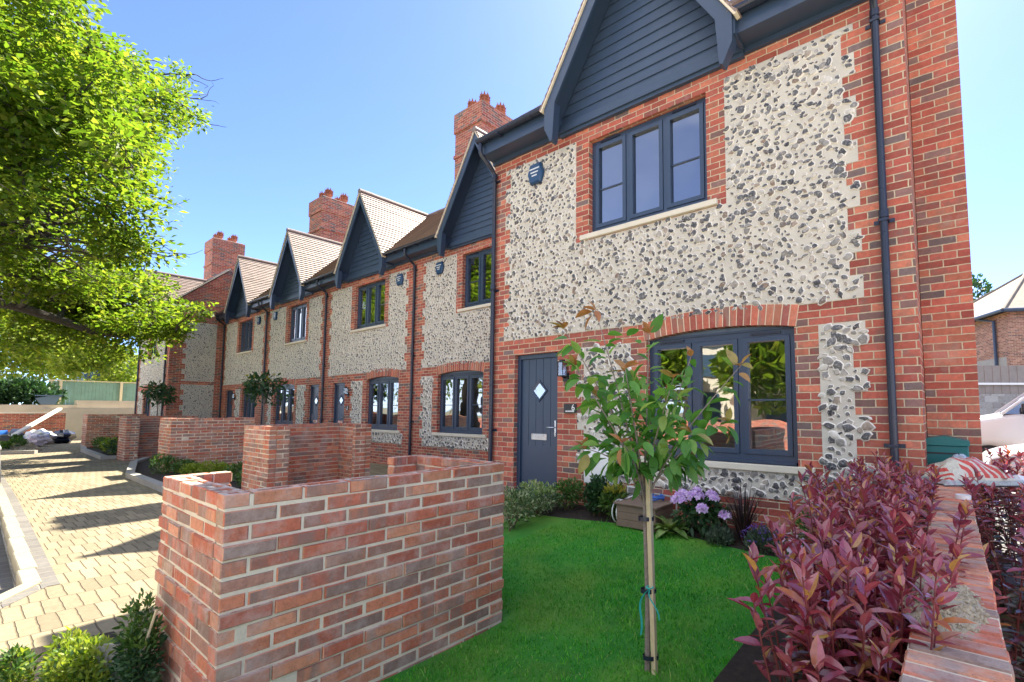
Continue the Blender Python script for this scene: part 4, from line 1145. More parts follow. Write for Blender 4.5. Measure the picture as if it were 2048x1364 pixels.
# --- young cherry tree on the lawn, with stake
def sapling():
    g = np.random.default_rng(8); B = np.array([-.912, -2.657, .02])
    t = thing('young_cherry_tree', 'young cherry tree with bronze leaf tips, tied to a stake in the lawn', 'tree', B)
    right = np.array([.8, .6, 0]); fwd = np.array([-.6, .8, 0])
    mb = MB(); top = B + np.array([0, 0, 1.02]) + right * -.01
    mb.tube([B - (0, 0, .05), B + (0, 0, .4) + right * .004, B + (0, 0, .8) - right * .006, top], [.0175, .0145, .0125, .012], 9)
    ends = [(-.3, 2.14, .05), (-.5, 2.04, .12), (.02, 1.98, -.05), (.3, 1.86, .1), (.58, 1.8, -.02), (.46, 1.46, -.14), (-.36, 1.3, -.1), (.12, 1.7, -.3), (-.14, 1.75, -.28), (-.1, 1.78, .3), (.18, 1.62, .3), (.22, 1.4, -.28), (-.3, 1.62, .2), (-.42, 1.78, -.1), (.3, 1.2, .05), (-.16, 1.35, -.3)]
    P = []; D = []; S = []; K = []
    for i, (a, z, f) in enumerate(ends):
        st = top + (0, 0, -.12 + .2 * g.uniform(0, 1)); e = np.array([B[0], B[1], 0]) + right * a + fwd * f + np.array([0, 0, z])
        m = st * .45 + e * .55 + np.array([0, 0, -.05 if z > 1.6 else .08]) - (right * a + fwd * f) * .12
        tt = np.linspace(0, 1, 9)[:, None]; path = (1 - tt) ** 2 * st + 2 * tt * (1 - tt) * m + tt ** 2 * e
        mb.tube(path, np.linspace(.0075, .002, 9), 6)
        n = 24 if i not in (0, 1, 4) else 19
        for j in range(n):
            f_ = g.uniform(.18, 1) ** .8
            q = (1 - f_) ** 2 * st + 2 * f_ * (1 - f_) * m + f_ ** 2 * e
            tang = 2 * (1 - f_) * (m - st) + 2 * f_ * (e - m); tang /= np.linalg.norm(tang)
            d = rand_dirs(1, g)[0] * .9 + tang * .55 + np.array([0, 0, -.25]); d /= np.linalg.norm(d)
            # short spur between twig and leaf
            P.append(q + d * .03); D.append(d + np.array([0, 0, -.25])); S.append(g.uniform(.085, .135)); K.append(f_ > .92 and g.uniform() < .45)
        for j in range(3): P.append(e); D.append(rand_dirs(1, g)[0] * .6 + np.array([0, 0, .5])); S.append(.085); K.append(True)
    P, D, S, K = np.array(P), np.array(D), np.array(S), np.array(K)
    c = np.array([B[0], B[1], 1.52]); n = 80; pc = c + g.normal(0, 1, (n, 3)) * (.17, .17, .2); P = np.concatenate([P, pc]); D = np.concatenate([D, rand_dirs(n, g) + (0, 0, -.4)]); S = np.concatenate([S, g.uniform(.08, .125, n)]); K = np.concatenate([K, np.zeros(n, bool)])
    mb.build('trunk', M['bark'], t)
    T = leaf_template(w=.5, fold=.16, curl=.28, ts=(0, .14, .34, .56, .78, 1))
    for nm, m_, k in (('crown', M['leaf_cherry'], ~K), ('bronze_shoots', M['leaf_bronze'], K)):
        nr = rand_dirs(k.sum(), g) * .55 + np.array([0, 0, 1.0]); q = MB(); q.inst(T[0], T[1], P[k], frames(D[k], nr), S[k]); q.build(nm, m_, t, smooth=True)
    # stake
    s = thing('tree_stake', 'pale square wooden stake strapped to the young cherry tree', 'stake', B + right * .035 - fwd * .02)
    b = B + right * .04 - fwd * .03; mb = MB(); w = .0135
    mb.hexa([b + (-w, -w, -.05), b + (w, -w, -.05), b + (w, w, -.05), b + (-w, w, -.05)] + [b + np.array(p) - right * .03 for p in ((-w, -w, 1.16), (w, -w, 1.16), (w, w, 1.16), (-w, w, 1.16))])
    mb.build('post', M['stakewood'], s)
    for z in (.87, .46, .09):
        q = MB(); c = (B + b) / 2 + (0, 0, z) - right * .026 * z; pts = []
        for i in range(17):
            a = i * math.pi / 8; pts.append(c + right * math.cos(a) * .046 + fwd * math.sin(a) * .03)
        for dz in (0.0,):
            A = [p + (0, 0, -.012) for p in pts]; C = [p + (0, 0, .012) for p in pts]
            q.raw(A + C, [[i, i + 1, i + 18, i + 17] for i in range(16)])
        q.build('strap', M['gutter'], s)
    r = MB(); p0 = b + (0, 0, .49) - right * .03 - fwd * .02
    for (dx, ln, wd) in ((-.075, .25, .006), (.03, .17, .004)):
        L = []; n = 9
        for i in range(n):
            f = i / (n - 1); c = p0 + right * (dx * f ** .7 - .02 * math.sin(f * 5)) - fwd * (.02 + .02 * f) + np.array([0, 0, .02 * math.sin(f * 3) - ln * f]); L.append(c)
        r.raw([c + right * wd + fwd * wd * .5 for c in L] + [c - right * wd - fwd * wd * .5 for c in L], [[i, i + 1, i + 1 + n, i + n] for i in range(n - 1)])
    r.tube([p0 + right * .02 * math.cos(a) + fwd * .02 * math.sin(a) for a in np.linspace(0, 6.3, 12)], .004, 6)
    tag(r.build('ribbon', M['ribbon']), 'turquoise ribbon tied round the stake of the cherry tree', 'ribbon')
M['stakewood'] = simple('pale_stake_wood', (.6, .5, .3), .75, var=.25, scale=14, bump=.002)
M['ribbon'] = simple('turquoise_ribbon', (.05, .5, .42), .4, var=.1)
sapling()

def standard_tree(label, B, zc, rad, seed, n=700, yellow=True):
    g = np.random.default_rng(seed); B = np.array(B, float)
    t = thing('young_street_tree', label, 'tree', B)
    mb = MB(); mb.tube([B, B + (.02, 0, zc * .5), B + (0, 0, zc + rad[2] * .3)], [.03, .025, .012], 8)
    c = B + (0, 0, zc)
    for i in range(8):
        e = c + rand_dirs(1, g)[0] * np.array(rad) * .85; mb.tube([c - (0, 0, rad[2] * .7), (c + e) / 2, e], [.012, .008, .003], 6)
    mb.build('trunk', M['bark'], t)
    P, D = lobed_points(g, lobes(g, c, rad, 10), n, .5); D = D * .6 + rand_dirs(n, g) * .7 + np.array([0, 0, -.15])
    k = (P[:, 2] > c[2] + rad[2] * .35) & (P[:, 0] < c[0]) if yellow else np.zeros(n, bool)
    foliage('crown', t, M['leaf_dark'], P[~k], D[~k], .14, LEAF_MID, g)
    if yellow: foliage('young_leaves', t, M['leaf_yellow'], P[k], D[k], .13, LEAF_MID, g)
standard_tree('bushy young tree with pale yellow top leaves before house three', (-16.4, .55, 0), 2.15, (.72, .72, .75), 31)
standard_tree('small round dark crowned tree before the projecting end house', (-24.6, -.35, 0), 2.1, (.62, .62, .62), 32, yellow=False)

# --- bed in front of number 6
bush('euonymus_bush', 'variegated low bush nearest the front end of the brick bin store', 'bush', (-3.62, -1.15, .36), (.3, .36, .3), 1500, M['leaf_vari'], .042, 41, zmin=.1, group='clipped bushes along the path to door 6')
bush('euonymus_bush', 'pale variegated bush in the middle of the row by the path', 'bush', (-3.72, -.62, .38), (.3, .34, .28), 1500, M['leaf_vari'], .042, 42, zmin=.14, group='clipped bushes along the path to door 6', mat2=M['leaf_hosta'], frac2=.35)
bush('euonymus_bush', 'darker bush at the house end of the row by the path', 'bush', (-3.5, -.28, .42), (.26, .24, .27), 1200, M['leaf_box'], .042, 43, zmin=.18, group='clipped bushes along the path to door 6')
bush('conifer_shrub', 'dense dark green shrub under the white meter box', 'shrub', (-3.02, -.3, .46), (.2, .2, .31), 1500, M['leaf_dark'], .05, 44, zmin=.19, T=LEAF_LOW)
bush('pieris_shrub', 'green shrub with creamy new leaves beside the wooden step', 'shrub', (-2.72, -.3, .42), (.2, .19, .26), 800, M['leaf_box'], .06, 45, zmin=.19, mat2=M['leaf_yellow'], frac2=.18)
def hosta():
    g = np.random.default_rng(46); B = np.array([-1.95, -.42, .2]); t = thing('hosta_plant', 'broad leaved hosta with cream edges beside the wooden step', 'plant', B)
    n = 34; a = g.uniform(0, 6.28, n); el = g.uniform(.2, 1.2, n); D = np.stack([np.cos(a) * np.cos(el), np.sin(a) * np.cos(el), np.sin(el)], 1)
    mb = MB(); T = leaf_template(w=.5, fold=.2, curl=.5, ts=(0, .15, .35, .6, .82, 1)); mb.inst(T[0], T[1], B + D * .05, frames(D, np.tile([0, 0, 1.0], (n, 1)) - D * .2), g.uniform(.14, .25, n)); mb.build('leaves', M['leaf_hosta'], t, smooth=True)
hosta()
def rhodo():
    g = np.random.default_rng(47); B = np.array([-1.6, -.36, .2]); t = thing('rhododendron', 'lilac flowered rhododendron under the front window', 'shrub', B)
    c = B + (0, 0, .22); P, D = lobed_points(g, lobes(g, c, (.34, .26, .24), 6), 420, .5); ok = P[:, 2] > .2
    foliage('foliage', t, M['leaf_dark'], P[ok], (D * .7 + rand_dirs(420, g) * .5)[ok], .095, LEAF_MID, g)
    fl = MB()
    for i in range(12):
        d = rand_dirs(1, g)[0]; d[2] = abs(d[2]) * .8 + .15; d[1] = -abs(d[1]); h = c + d * np.array([.33, .24, .24])
        for j in range(11):
            e = rand_dirs(1, g)[0]; e[2] = abs(e[2]); e[1] -= .3; e /= np.linalg.norm(e); q = h + e * .05
            n = 5; a = np.arange(n) * 2 * math.pi / n + g.uniform(0, 1); u = np.cross(e, [.1, .2, 1.0]); u /= np.linalg.norm(u); w = np.cross(e, u)
            dd = np.cos(a)[:, None] * u + np.sin(a)[:, None] * w + e * .55
            T = leaf_template(w=.75, fold=-.1, curl=.2, ts=(0, .45, .8, 1)); fl.inst(T[0], T[1], np.tile(q, (n, 1)), frames(dd, np.tile(e, (n, 1))), .038)
    fl.build('flowers', M['lilac'], t)
rhodo()
def strap_plant():
    g = np.random.default_rng(48); B = np.array([-1.15, -.36, .2]); t = thing('phormium', 'spiky dark purple strap leaved plant in the flower bed', 'plant', B)
    mb = MB()
    for i in range(85):
        a = g.uniform(0, 6.28); L = g.uniform(.35, .68); sp = g.uniform(.05, .75) ** 1.2; w = g.uniform(.005, .011); n = 8
        d = np.array([math.cos(a), math.sin(a), 0]); s = np.array([-math.sin(a), math.cos(a), 0]); C = []
        for k in range(n):
            f = k / (n - 1); C.append(B + d * (.03 + sp * L * f ** 1.4) + np.array([0, 0, L * f * (1 - .3 * sp * f * f)]))
        W = [w * (1 - (k / (n - 1)) ** 2.5) for k in range(n)]
        mb.raw([c + s * x for c, x in zip(C, W)] + [c - s * x for c, x in zip(C, W)], [[k, k + 1, k + 1 + n, k + n] for k in range(n - 1)])
    mb.build('leaves', M['leaf_spine'], t)
strap_plant()
def lavender(label, x, y, r, seed, fm, grp=None):
    g = np.random.default_rng(seed); B = np.array([x, y, .19]); t = thing('lavender_plant', label, 'plant', B, grp)
    n = 900; d = rand_dirs(n, g); d[:, 2] = np.abs(d[:, 2]); P = B + d * np.array([r, r, r * 1.15]) * g.uniform(.25, 1, n)[:, None] ** .5
    foliage('foliage', t, M['leaf_grey'], P, d * .6 + np.array([0, 0, .6]) + rand_dirs(n, g) * .3, .04, LEAF_LOW, g)
    n = 70 if fm else 0
    if n:
        d = rand_dirs(n, g); d[:, 2] = np.abs(d[:, 2]) + .5; d /= np.linalg.norm(d, axis=1)[:, None]; P = B + d * r * 1.35
        k = np.repeat(np.arange(n), 6); foliage('flowers', t, M[fm], P[k] + g.normal(0, .006, (n * 6, 3)) + d[k] * g.uniform(-.02, .03, (n * 6, 1)), rand_dirs(n * 6, g), .016, LEAF_LOW, g)
lavender('small grey green lavender between rhododendron and spiky plant', -1.36, -.46, .13, 49, None)
lavender('lavender with violet flower heads right of the spiky plant', -.93, -.42, .17, 50, 'violet')
def phlox():
    g = np.random.default_rng(52); B = np.array([-.6, -.5, .19]); t = thing('phlox_plant', 'low plant covered in pale pink flowers at the bed corner', 'plant', B)
    n = 300; d = rand_dirs(n, g); d[:, 2] = np.abs(d[:, 2]); P = B + d * np.array([.17, .15, .2]) * g.uniform(.4, 1, n)[:, None]
    foliage('foliage', t, M['leaf_box'], P, d + (0, 0, .3), .045, LEAF_LOW, g)
    n = 95; d = rand_dirs(n, g); d[:, 2] = np.abs(d[:, 2]) + .1; P = B + d * np.array([.18, .16, .21]); mb = MB()
    T = leaf_template(w=.8, fold=.0, curl=.1, ts=(0, .5, .85, 1))
    for p, e in zip(P, d):
        e = e / np.linalg.norm(e); u = np.cross(e, [.1, .2, 1.0]); u /= np.linalg.norm(u); w = np.cross(e, u); a = np.arange(5) * 2 * math.pi / 5
        mb.inst(T[0], T[1], np.tile(p, (5, 1)), frames(np.cos(a)[:, None] * u + np.sin(a)[:, None] * w + e * .1, np.tile(e, (5, 1))), .024)
    mb.build('flowers', M['pinkw'], t)
phlox()
bush('hebe_shrub', 'rounded mid green shrub against the plinth right of the lavender', 'shrub', (-.42, -.28, .42), (.24, .2, .25), 1100, M['leaf_box'], .05, 53, zmin=.2)

# --- beds of the court
BEDG = 'low bushes in the court beds'
bush('euonymus_bush', 'yellow green bush in the foreground corner against the nearest bin store', 'bush', (-3.2, -4.66, .1), (.34, .18, .27), 6000, M['leaf_box'], .03, 60, zmin=-.02, mat2=M['leaf_lime'], frac2=.5, group=BEDG)
bush('climbing_shrub', 'dark leaved shrub climbing the street end of the nearest bin store', 'shrub', (-2.86, -4.49, .2), (.2, .085, .4), 2300, M['leaf_dark'], .032, 61, zmin=-.02, mat2=M['leaf_box'], frac2=.3)
bush('euonymus_bush', 'sunlit sprig of bush at the very bottom left corner', 'bush', (-3.52, -4.86, .06), (.14, .1, .25), 1300, M['leaf_lime'], .03, 62, zmin=-.02, mat2=M['leaf_box'], frac2=.4, group=BEDG)
cane = MB(); cane.tube([(-2.8, -4.56, 0), (-2.76, -4.46, .5)], .006, 7); tag(cane.build('bamboo_cane', M['stakewood']), 'short pale cane leaning on the street end of the bin store', 'cane')
pb = MB(); pc = np.array([-3.04, -4.56]); pr = np.array([.066, .05]); pn = np.array([.6, -.8]) * .012; q = [pc - pr, pc + pr, pc + pr + pn, pc - pr + pn]; pb.hexa([(*k, -.02) for k in q] + [(k[0] + .02, k[1] - .01, .3) for k in q]); tag(pb.build('board', M['kerbgrey']), 'pale grey board standing among the foreground bushes', 'board')
row1 = [(-12.0, -1.75, .24, 'lime'), (-12.6, -2.0, .2, 'lime'), (-13.3, -1.95, .22, 'box'), (-11.2, -1.5, .25, 'box'), (-10.4, -1.55, .26, 'dark'), (-10.0, -1.7, .24, 'box'), (-13.9, -2.2, .26, 'box')]
names = dict(lime='bright yellow green', box='mid green', dark='dark green')
lab = ['bright yellow green bush in the middle of the bed before the third bin store', 'smaller bright yellow green bush just left of the middle one', 'mid green bush near the kerb bend of the second bed', 'mid green bush right of the yellow green ones', 'darkest bush of the bed, beside the second bin store', 'mid green bush at the foot of the second bin store', 'mid green bush at the far left tip of the second bed']
for i, (x, y, r, k) in enumerate(row1): bush('euonymus_bush', lab[i], 'bush', (x, y, r * .9), (r * 1.8, r * 1.25, r * 1.1), 1100, M['leaf_' + k], .055, 70 + i, zmin=0, mat2=M['leaf_lime'] if k == 'lime' else None, frac2=.6 if k == 'lime' else 0, group=BEDG)
row2 = [(-21.6, -1.95, .3, 'lime'), (-22.6, -1.9, .28, 'box'), (-20.5, -1.9, .36, 'dark'), (-24.6, -1.85, .26, 'box'), (-27.8, -1.7, .3, 'dark')]
lab = ['yellow green bush in the far bed before the farthest bin store', 'mid green bush left of the far yellow green bush', 'dark tall bush against the pillar of the fourth bin store', 'mid green bush at the left tip of the far bed', 'dark bush between the far bed and the end wall']
for i, (x, y, r, k) in enumerate(row2): bush('euonymus_bush', lab[i], 'bush', (x, y, r), (r * 1.8, r * 1.2, r * 1.1), 800, M['leaf_' + k], .075, 80 + i, zmin=0, mat2=M['leaf_lime'] if k == 'lime' else None, frac2=.6 if k == 'lime' else 0, group=BEDG)
for nm, pts in (('kerb', [(-18.6, -1.65), (-17.3, -2.15), (-14.3, -2.7), (-9.9, -2.72), (-9.55, -2.2)]), ('kerb', [(-29.5, -1.75), (-24.4, -2.3), (-20.1, -2.35), (-19.9, -1.65)])):
    strip(nm, pts, -.075, .075, -.05, .11, M['kerbgrey'])
    sheet('soil', [(p[0], p[1] + .03) for p in pts] + [(pts[-1][0], -1.2), (pts[0][0], -1.2)], .06, M['soil'])
strip('kerb', [(-4.35, -5.3), (-4.35, -4.5), (-3.2, -4.42)], -.05, .05, -.05, .07, M['kerbgrey']) if False else None
sheet('soil', [(-4.3, -5.25), (-2.2, -5.25), (-2.2, -4.4), (-4.1, -4.4)], .012, M['soil'])

# --- the oak at the left
def oak():
    g = np.random.default_rng(90); B = np.array([-20.8, -7.7, -.15])
    t = thing('oak_tree', 'big spreading oak with bright yellow green leaves left of the court', 'tree', B)
    st = MB(); tips = []
    def limb(p, d, L, r, lev):
        n = 7; pts = [p]; q = p.copy(); dd = d / np.linalg.norm(d)
        for i in range(n):
            dd = dd + g.normal(0, .13 + .05 * lev, 3) + np.array([0, 0, .015 if lev < 2 else -.01]); dd /= np.linalg.norm(dd); q = q + dd * L / n; pts.append(q)
        st.tube(pts, np.linspace(r, r * (.55 if lev < 3 else .3), n + 1), 8 if lev < 2 else 5, caps=False) if pts[-1][2] > 4.2 or lev == 0 else None
        if lev >= 2:
            for k in range(2, n + 1): tips.append((pts[k], dd))
        if lev < 3:
            m = (8, 6, 4)[lev]
            for k in range(m):
                i = int(round(2 + (n - 2) * (k + 1) / m)); ax = rand_dirs(1, g)[0]; ax[2] = ax[2] * .6 + .12
                limb(pts[i], dd * .75 + ax * .95, L * g.uniform(.42, .62), r * .55 * (1 - .05 * k), lev + 1)
    st.tube([B - (0, 0, .3), B + (.1, .1, 2), B + (.2, .3, 4.6)], [.62, .48, .42], 14)
    T0 = B + np.array([.2, .3, 4.4])
    for (d, L, r) in (((.75, .95, .38), 6.1, .19), ((.9, .45, .75), 6.4, .22), ((.35, .75, 1.0), 7.0, .23), ((.1, .3, 1.2), 7.5, .24), ((-.7, .5, .7), 5.5, .2), ((-.6, -.7, .8), 5.5, .2), ((.5, -.7, .9), 6.0, .2), ((.25, 1.1, .12), 5.4, .17), ((.95, .78, .2), 5.0, .14)):
        limb(T0 + g.normal(0, .15, 3), np.array(d), L, r, 0)
    st.build('trunk', M['oakbark'], t)
    C = np.array([p for p, _ in tips])
    q = sum(np.sin(C @ g.normal(0, 1.5, 3) + g.uniform(0, 6.3)) for _ in range(5)); C = C[q > -1.7]; n = len(C)
    per = max(6, int(290000 / n)); k = np.repeat(np.arange(n), per)
    off = np.clip(g.normal(0, 1, (len(k), 3)), -1.7, 1.7) * np.array([.29, .29, .13])
    P = C[k] + off; D = off / (np.linalg.norm(off, axis=1)[:, None] + 1e-6) + rand_dirs(len(k), g) * .8
    ok = P[:, 2] > np.interp(P[:, 0], [-24, -20, -17], [2.6, 3.5, 4.5])
    # keep the crown off the houses
    ok &= P[:, 1] < -.6
    foliage('crown', t, M['leaf_oak'], P[ok], D[ok], .135, LEAF_LOW, g, up=.9)
oak()
# ------------------------------------------------------------------ coped wall at the right
def coped_wall():
    t = thing('garden_wall', 'low brick wall with brick on edge coping between the two red hedges', 'wall', (.54, -1.8, 0))
    mb = MB(); mb.box(.445, .63, -4.35, .5, -.2, .797); mb.build('wall', M['brick'], t)
    co = MB(); g = np.random.default_rng(77); y = -4.34; mo = MB()
    while y < .47:
        j = g.normal(0, .0018, 3); co.bbox(.432 + j[0], .647 + j[0], y, y + .064, .795, .9 + j[1], .006); y += .0755
    co.build('coping', M['coping'], t)
    mo.box(.4345, .6445, -4.33, .475, .797, .895); mo.build('coping_mortar', M['mortar'], t)
M['coping'] = island_brick_mat('coping_brick', RUST, lime=.4, top=.3)
coped_wall()
def heap(name, label, cat, c, rx, ry, h, m, seed, rz=.0, grains=500, gs=.012):
    g = np.random.default_rng(seed); n = 26; V = []; t = thing(name, label, cat, c)
    for i in range(n):
        for j in range(n):
            u, v = 2 * i / (n - 1) - 1, 2 * j / (n - 1) - 1; r = math.hypot(u, v)
            z = h * max(0, 1 - r ** 1.6) * (1 + .3 * math.sin(4 * u + 1) * math.cos(5 * v)) + g.normal(0, .04) * h * (r < 1)
            V.append((c[0] + u * rx, c[1] + v * ry, c[2] + max(z, -.004) - .004 * (r >= 1)))
    F = [(i * n + j, (i + 1) * n + j, (i + 1) * n + j + 1, i * n + j + 1) for i in range(n - 1) for j in range(n - 1)
         if math.hypot(2 * i / (n - 1) - 1, 2 * j / (n - 1) - 1) < 1.02]
    mb = MB(); mb.raw(V, F); mb.build('heap', m, t, smooth=True)
    a = g.uniform(0, 6.28, grains); r = g.uniform(0, 1.12, grains) ** .6
    P = np.stack([c[0] + rx * r * np.cos(a), c[1] + ry * r * np.sin(a), c[2] + h * np.clip(1 - r ** 1.6, 0, 1)], 1)
    ico = np.array([(1, 0, 0), (-1, 0, 0), (0, 1, 0), (0, -1, 0), (0, 0, 1), (0, 0, -1)], float) * [1, .8, .6]
    F = [np.array([(0, 2, 4), (2, 1, 4), (1, 3, 4), (3, 0, 4), (2, 0, 5), (1, 2, 5), (3, 1, 5), (0, 3, 5)])]
    mb = MB(); mb.inst(ico, F, P, frames(rand_dirs(grains, g), rand_dirs(grains, g)), gs * g.uniform(.25, 1, grains) ** 1.5)
    tag(mb.build('grit', m, t), kind='stuff'); return t
M['sand'] = simple('damp_sand', (.52, .43, .29), .95, var=.35, scale=30, bump=.01, bscale=150)
heap('sand_heap', 'small heap of gritty sand left on the wall coping', 'sand', (.5, -3.18, .9), .11, .27, .032, M['sand'], 3, grains=1500)
# green kiosk, bag, wrappers, tape
k = thing('utility_cabinet', 'dark green utility cabinet with ridged lid beside the brick chimney', 'cabinet', (.505, .45, 0))
mb = MB(); mb.bbox(.345, .672, .33, .585, -.1, 1.2, .008); mb.build('body', M['green'] if 'green' in M else M.setdefault('green', simple('green_plastic', (.008, .15, .14), .45, var=.08)), k)
mb = MB(); mb.prism([(.335, 1.2), (.682, 1.2), (.682, 1.24), (.5, 1.285), (.335, 1.255)], 'y', .315, .592); mb.build('lid', M['green'], k)
mb = MB(); mb.box(.36, .6, .326, .329, 1.12, 1.135); mb.build('door_seam', M['blackm'], k)
def bag_mat():
    m, t = mat('printed_sack'); N = NT(t); p = N.obj(); sp = N.n('ShaderNodeSeparateXYZ'); N.set(sp, 0, p)
    x, y, z = sp.outputs
    r = N.math('SINE', N.math('MULTIPLY', N.math('ADD', N.math('MULTIPLY', x, 1.0), N.math('MULTIPLY', y, .9)), 110.0))
    zone = N.math('MULTIPLY', N.math('GREATER_THAN', x, -.16), N.math('LESS_THAN', x, .26)); zone = N.math('MULTIPLY', zone, N.math('GREATER_THAN', z, .07))
    st = N.math('MULTIPLY', zone, N.math('GREATER_THAN', r, -.35))
    end = N.math('LESS_THAN', x, -.24)
    red = N.math('MAXIMUM', st, N.math('MULTIPLY', end, N.math('GREATER_THAN', r, .0)))
    c = N.mix(red, (.62, .58, .46), (.6, .08, .06)); low = N.math('LESS_THAN', z, .05); c = N.mix(N.math('MULTIPLY', low, .8), c, (.36, .42, .43))
    N.out(N.pbsdf(c, .4, 0, N.bump(N.noise(p, 18.0, 4, .6), .03), .5)); return m
def sack():
    t = thing('sack', 'half empty red and white printed sack lying on the wall end', 'sack', (.66, .1, .9), rz=.6)
    g = np.random.default_rng(4); n, m_ = 30, 22; V = []
    for s in (1, -1):
        for i in range(n):
            for j in range(m_):
                u, v = 2 * i / (n - 1) - 1, 2 * j / (m_ - 1) - 1
                e = max(0, (1 - abs(u) ** 3.2) * (1 - abs(v) ** 3)) ** .55
                z = .012 + (.16 * (1 + .28 * math.sin(3 * u + 2.2) + .1 * math.sin(8 * u + 3 * v)) * e + .014 * e * math.sin(11 * u + 4 * v) * math.cos(9 * v)) if s > 0 else .0
                w = 1 + .05 * math.sin(5 * u)
                V.append((.34 * u + .016 * math.sin(7 * v), .2 * v * w, max(z, .0) if s > 0 else 0.0 + .004 * abs(u)))
    F = []
    for s in range(2):
        o = s * n * m_
        for i in range(n - 1):
            for j in range(m_ - 1):
                q = (o + i * m_ + j, o + (i + 1) * m_ + j, o + (i + 1) * m_ + j + 1, o + i * m_ + j + 1); F.append(q if s == 0 else q[::-1])
    mb = MB(); mb.raw(V, F); mb.build('sack_body', bag_mat(), t, smooth=True, local=True)
    mb = MB(); C = [(.33, -.16), (.33, .16), (.46, .1), (.47, -.12)]
    mb.raw([(x, y, .012 + .035 * (i > 1)) for i, (x, y) in enumerate(C)] + [(.4, 0, .075)], [[0, 1, 4], [1, 2, 4], [2, 3, 4], [3, 0, 4]]); mb.build('open_end', M['white'], t, local=True)
sack()
def crumple(name, label, cat, c, r, seed, m):
    g = np.random.default_rng(seed); n = 12; mb = MB(); V = []
    for i in range(n):
        for j in range(n):
            a, b = 2 * math.pi * i / n, math.pi * (j + .5) / n; k = r * g.uniform(.55, 1.1); V.append((c[0] + k * math.cos(a) * math.sin(b) * 1.2, c[1] + k * math.sin(a) * math.sin(b), c[2] + r * .6 + k * math.cos(b) * .75))
    mb.raw(V, [(i * n + j, ((i + 1) % n) * n + j, ((i + 1) % n) * n + j + 1, i * n + j + 1) for i in range(n) for j in range(n - 1)])
    o = mb.build(name, m); tag(o, label, cat); return o
crumple('plastic_wrapper', 'crumpled clear and blue plastic wrapper on top of the sack', 'wrapper', (.6, .16, 1.06), .06, 6, simple('crumpled_film', (.45, .52, .58), .25, var=.5, scale=30))
tp = MB(); tp.lathe([(.045, 0), (.045, .028), (.03, .028), (.03, 0), (.045, 0)], (.6, -.85, .902), 22); tag(tp.build('tape_roll', M['white']), 'small white tape roll lying on the coping before the sack', 'tape roll')

# ------------------------------------------------------------------ fittings at the front of number 6
pl0 = Plane('y', 0.0, -1)
mb = MB(); mb.bbox(-3.33, -2.86, -.16, -.0135, .56, 1.0, .012); t = thing('meter_box', 'white meter box on the flint wall behind the young tree', 'meter box', (-3.1, -.08, .56)); mb.build('cover', M['white'], t)
mb = MB(); mb.tube([(-3.26, -.06, .56), (-3.26, -.06, .2)], .021, 10); mb.build('pipe', M['white'], t)
v = thing('air_vent', 'small white framed vent in the plinth brick under the window', 'vent', (-2.62, -.01, .45)); mb = MB()
for (a, b, c, d) in ((-2.74, -2.5, .43, .445), (-2.74, -2.5, .555, .57), (-2.74, -2.725, .445, .555), (-2.515, -2.5, .445, .555)): mb.box(a, b, -.03, -.008, c, d)
mb.build('frame', M['white'], v); mb = MB()
for i in range(6): mb.hexa([(-2.725, -.026, .446 + i * .018), (-2.515, -.026, .446 + i * .018), (-2.515, -.01, .456 + i * .018), (-2.725, -.01, .456 + i * .018)] + [(-2.725, -.026, .45 + i * .018), (-2.515, -.026, .45 + i * .018), (-2.515, -.01, .46 + i * .018), (-2.725, -.01, .46 + i * .018)])
mb.build('louvre', M['kerbgrey'], v)
M['deck'] = simple('brown_composite', (.2, .14, .1), .7, var=.18, scale=10, bump=.002)
t = thing('garden_box', 'brown composite deck box below the front window', 'garden box', (-2.35, -.35, .2))
mb = MB()
for i in range(3): mb.bbox(-2.57, -2.06, -.52, -.505, .2 + i * .082, .279 + i * .082, .004); mb.bbox(-2.075, -2.06, -.5, -.1, .2 + i * .082, .279 + i * .082, .004); mb.bbox(-2.57, -2.555, -.5, -.1, .2 + i * .082, .279 + i * .082, .004)
mb.build('sides', M['deck'], t); mb = MB()
for i in range(4): mb.bbox(-2.6, -2.03, -.545 + i * .117, -.545 + i * .117 + .113, .446, .468, .004)
mb.build('lid', M['deck'], t)
M['hose'] = simple('blue_hose', (.04, .13, .42), .4, var=.1)
h = MB(); a = np.linspace(0, 6.28 * 4, 110); h.tube(np.stack([-2.27 + (.13 + .012 * np.sin(a * .7)) * np.cos(a), -.2 + (.09) * np.sin(a), .485 + .012 * a / 6.28 + .008 * np.sin(a * 2.3)], 1), .0085, 7)
tag(h.build('hose_coil', M['hose']), 'coiled blue hose lying on the brown garden box', 'hose')
h = MB(); a = np.linspace(0, 6.28 * 3, 80); h.tube(np.stack([-2.6 + .03 * np.sin(a * .5), -.4 + .12 * np.cos(a), .34 + .13 * np.sin(a)], 1), .007, 7); h.tube([(-2.6, -.3, .46), (-2.55, -.2, .49), (-2.66, -.1, .45), (-2.78, -.05, .4)], .008, 7)
tag(h.build('hose_coil', M['white']), 'coil of white cable hanging beside the brown garden box', 'cable')
h = MB(); h.tube([(-2.0, -.16, .2), (-2.0, -.12, .52), (-2.3, -.11, .53)], .012, 8); tag(h.build('hose_stand', M['kerbgrey']), 'grey bent tube frame behind the garden box', 'tube frame')

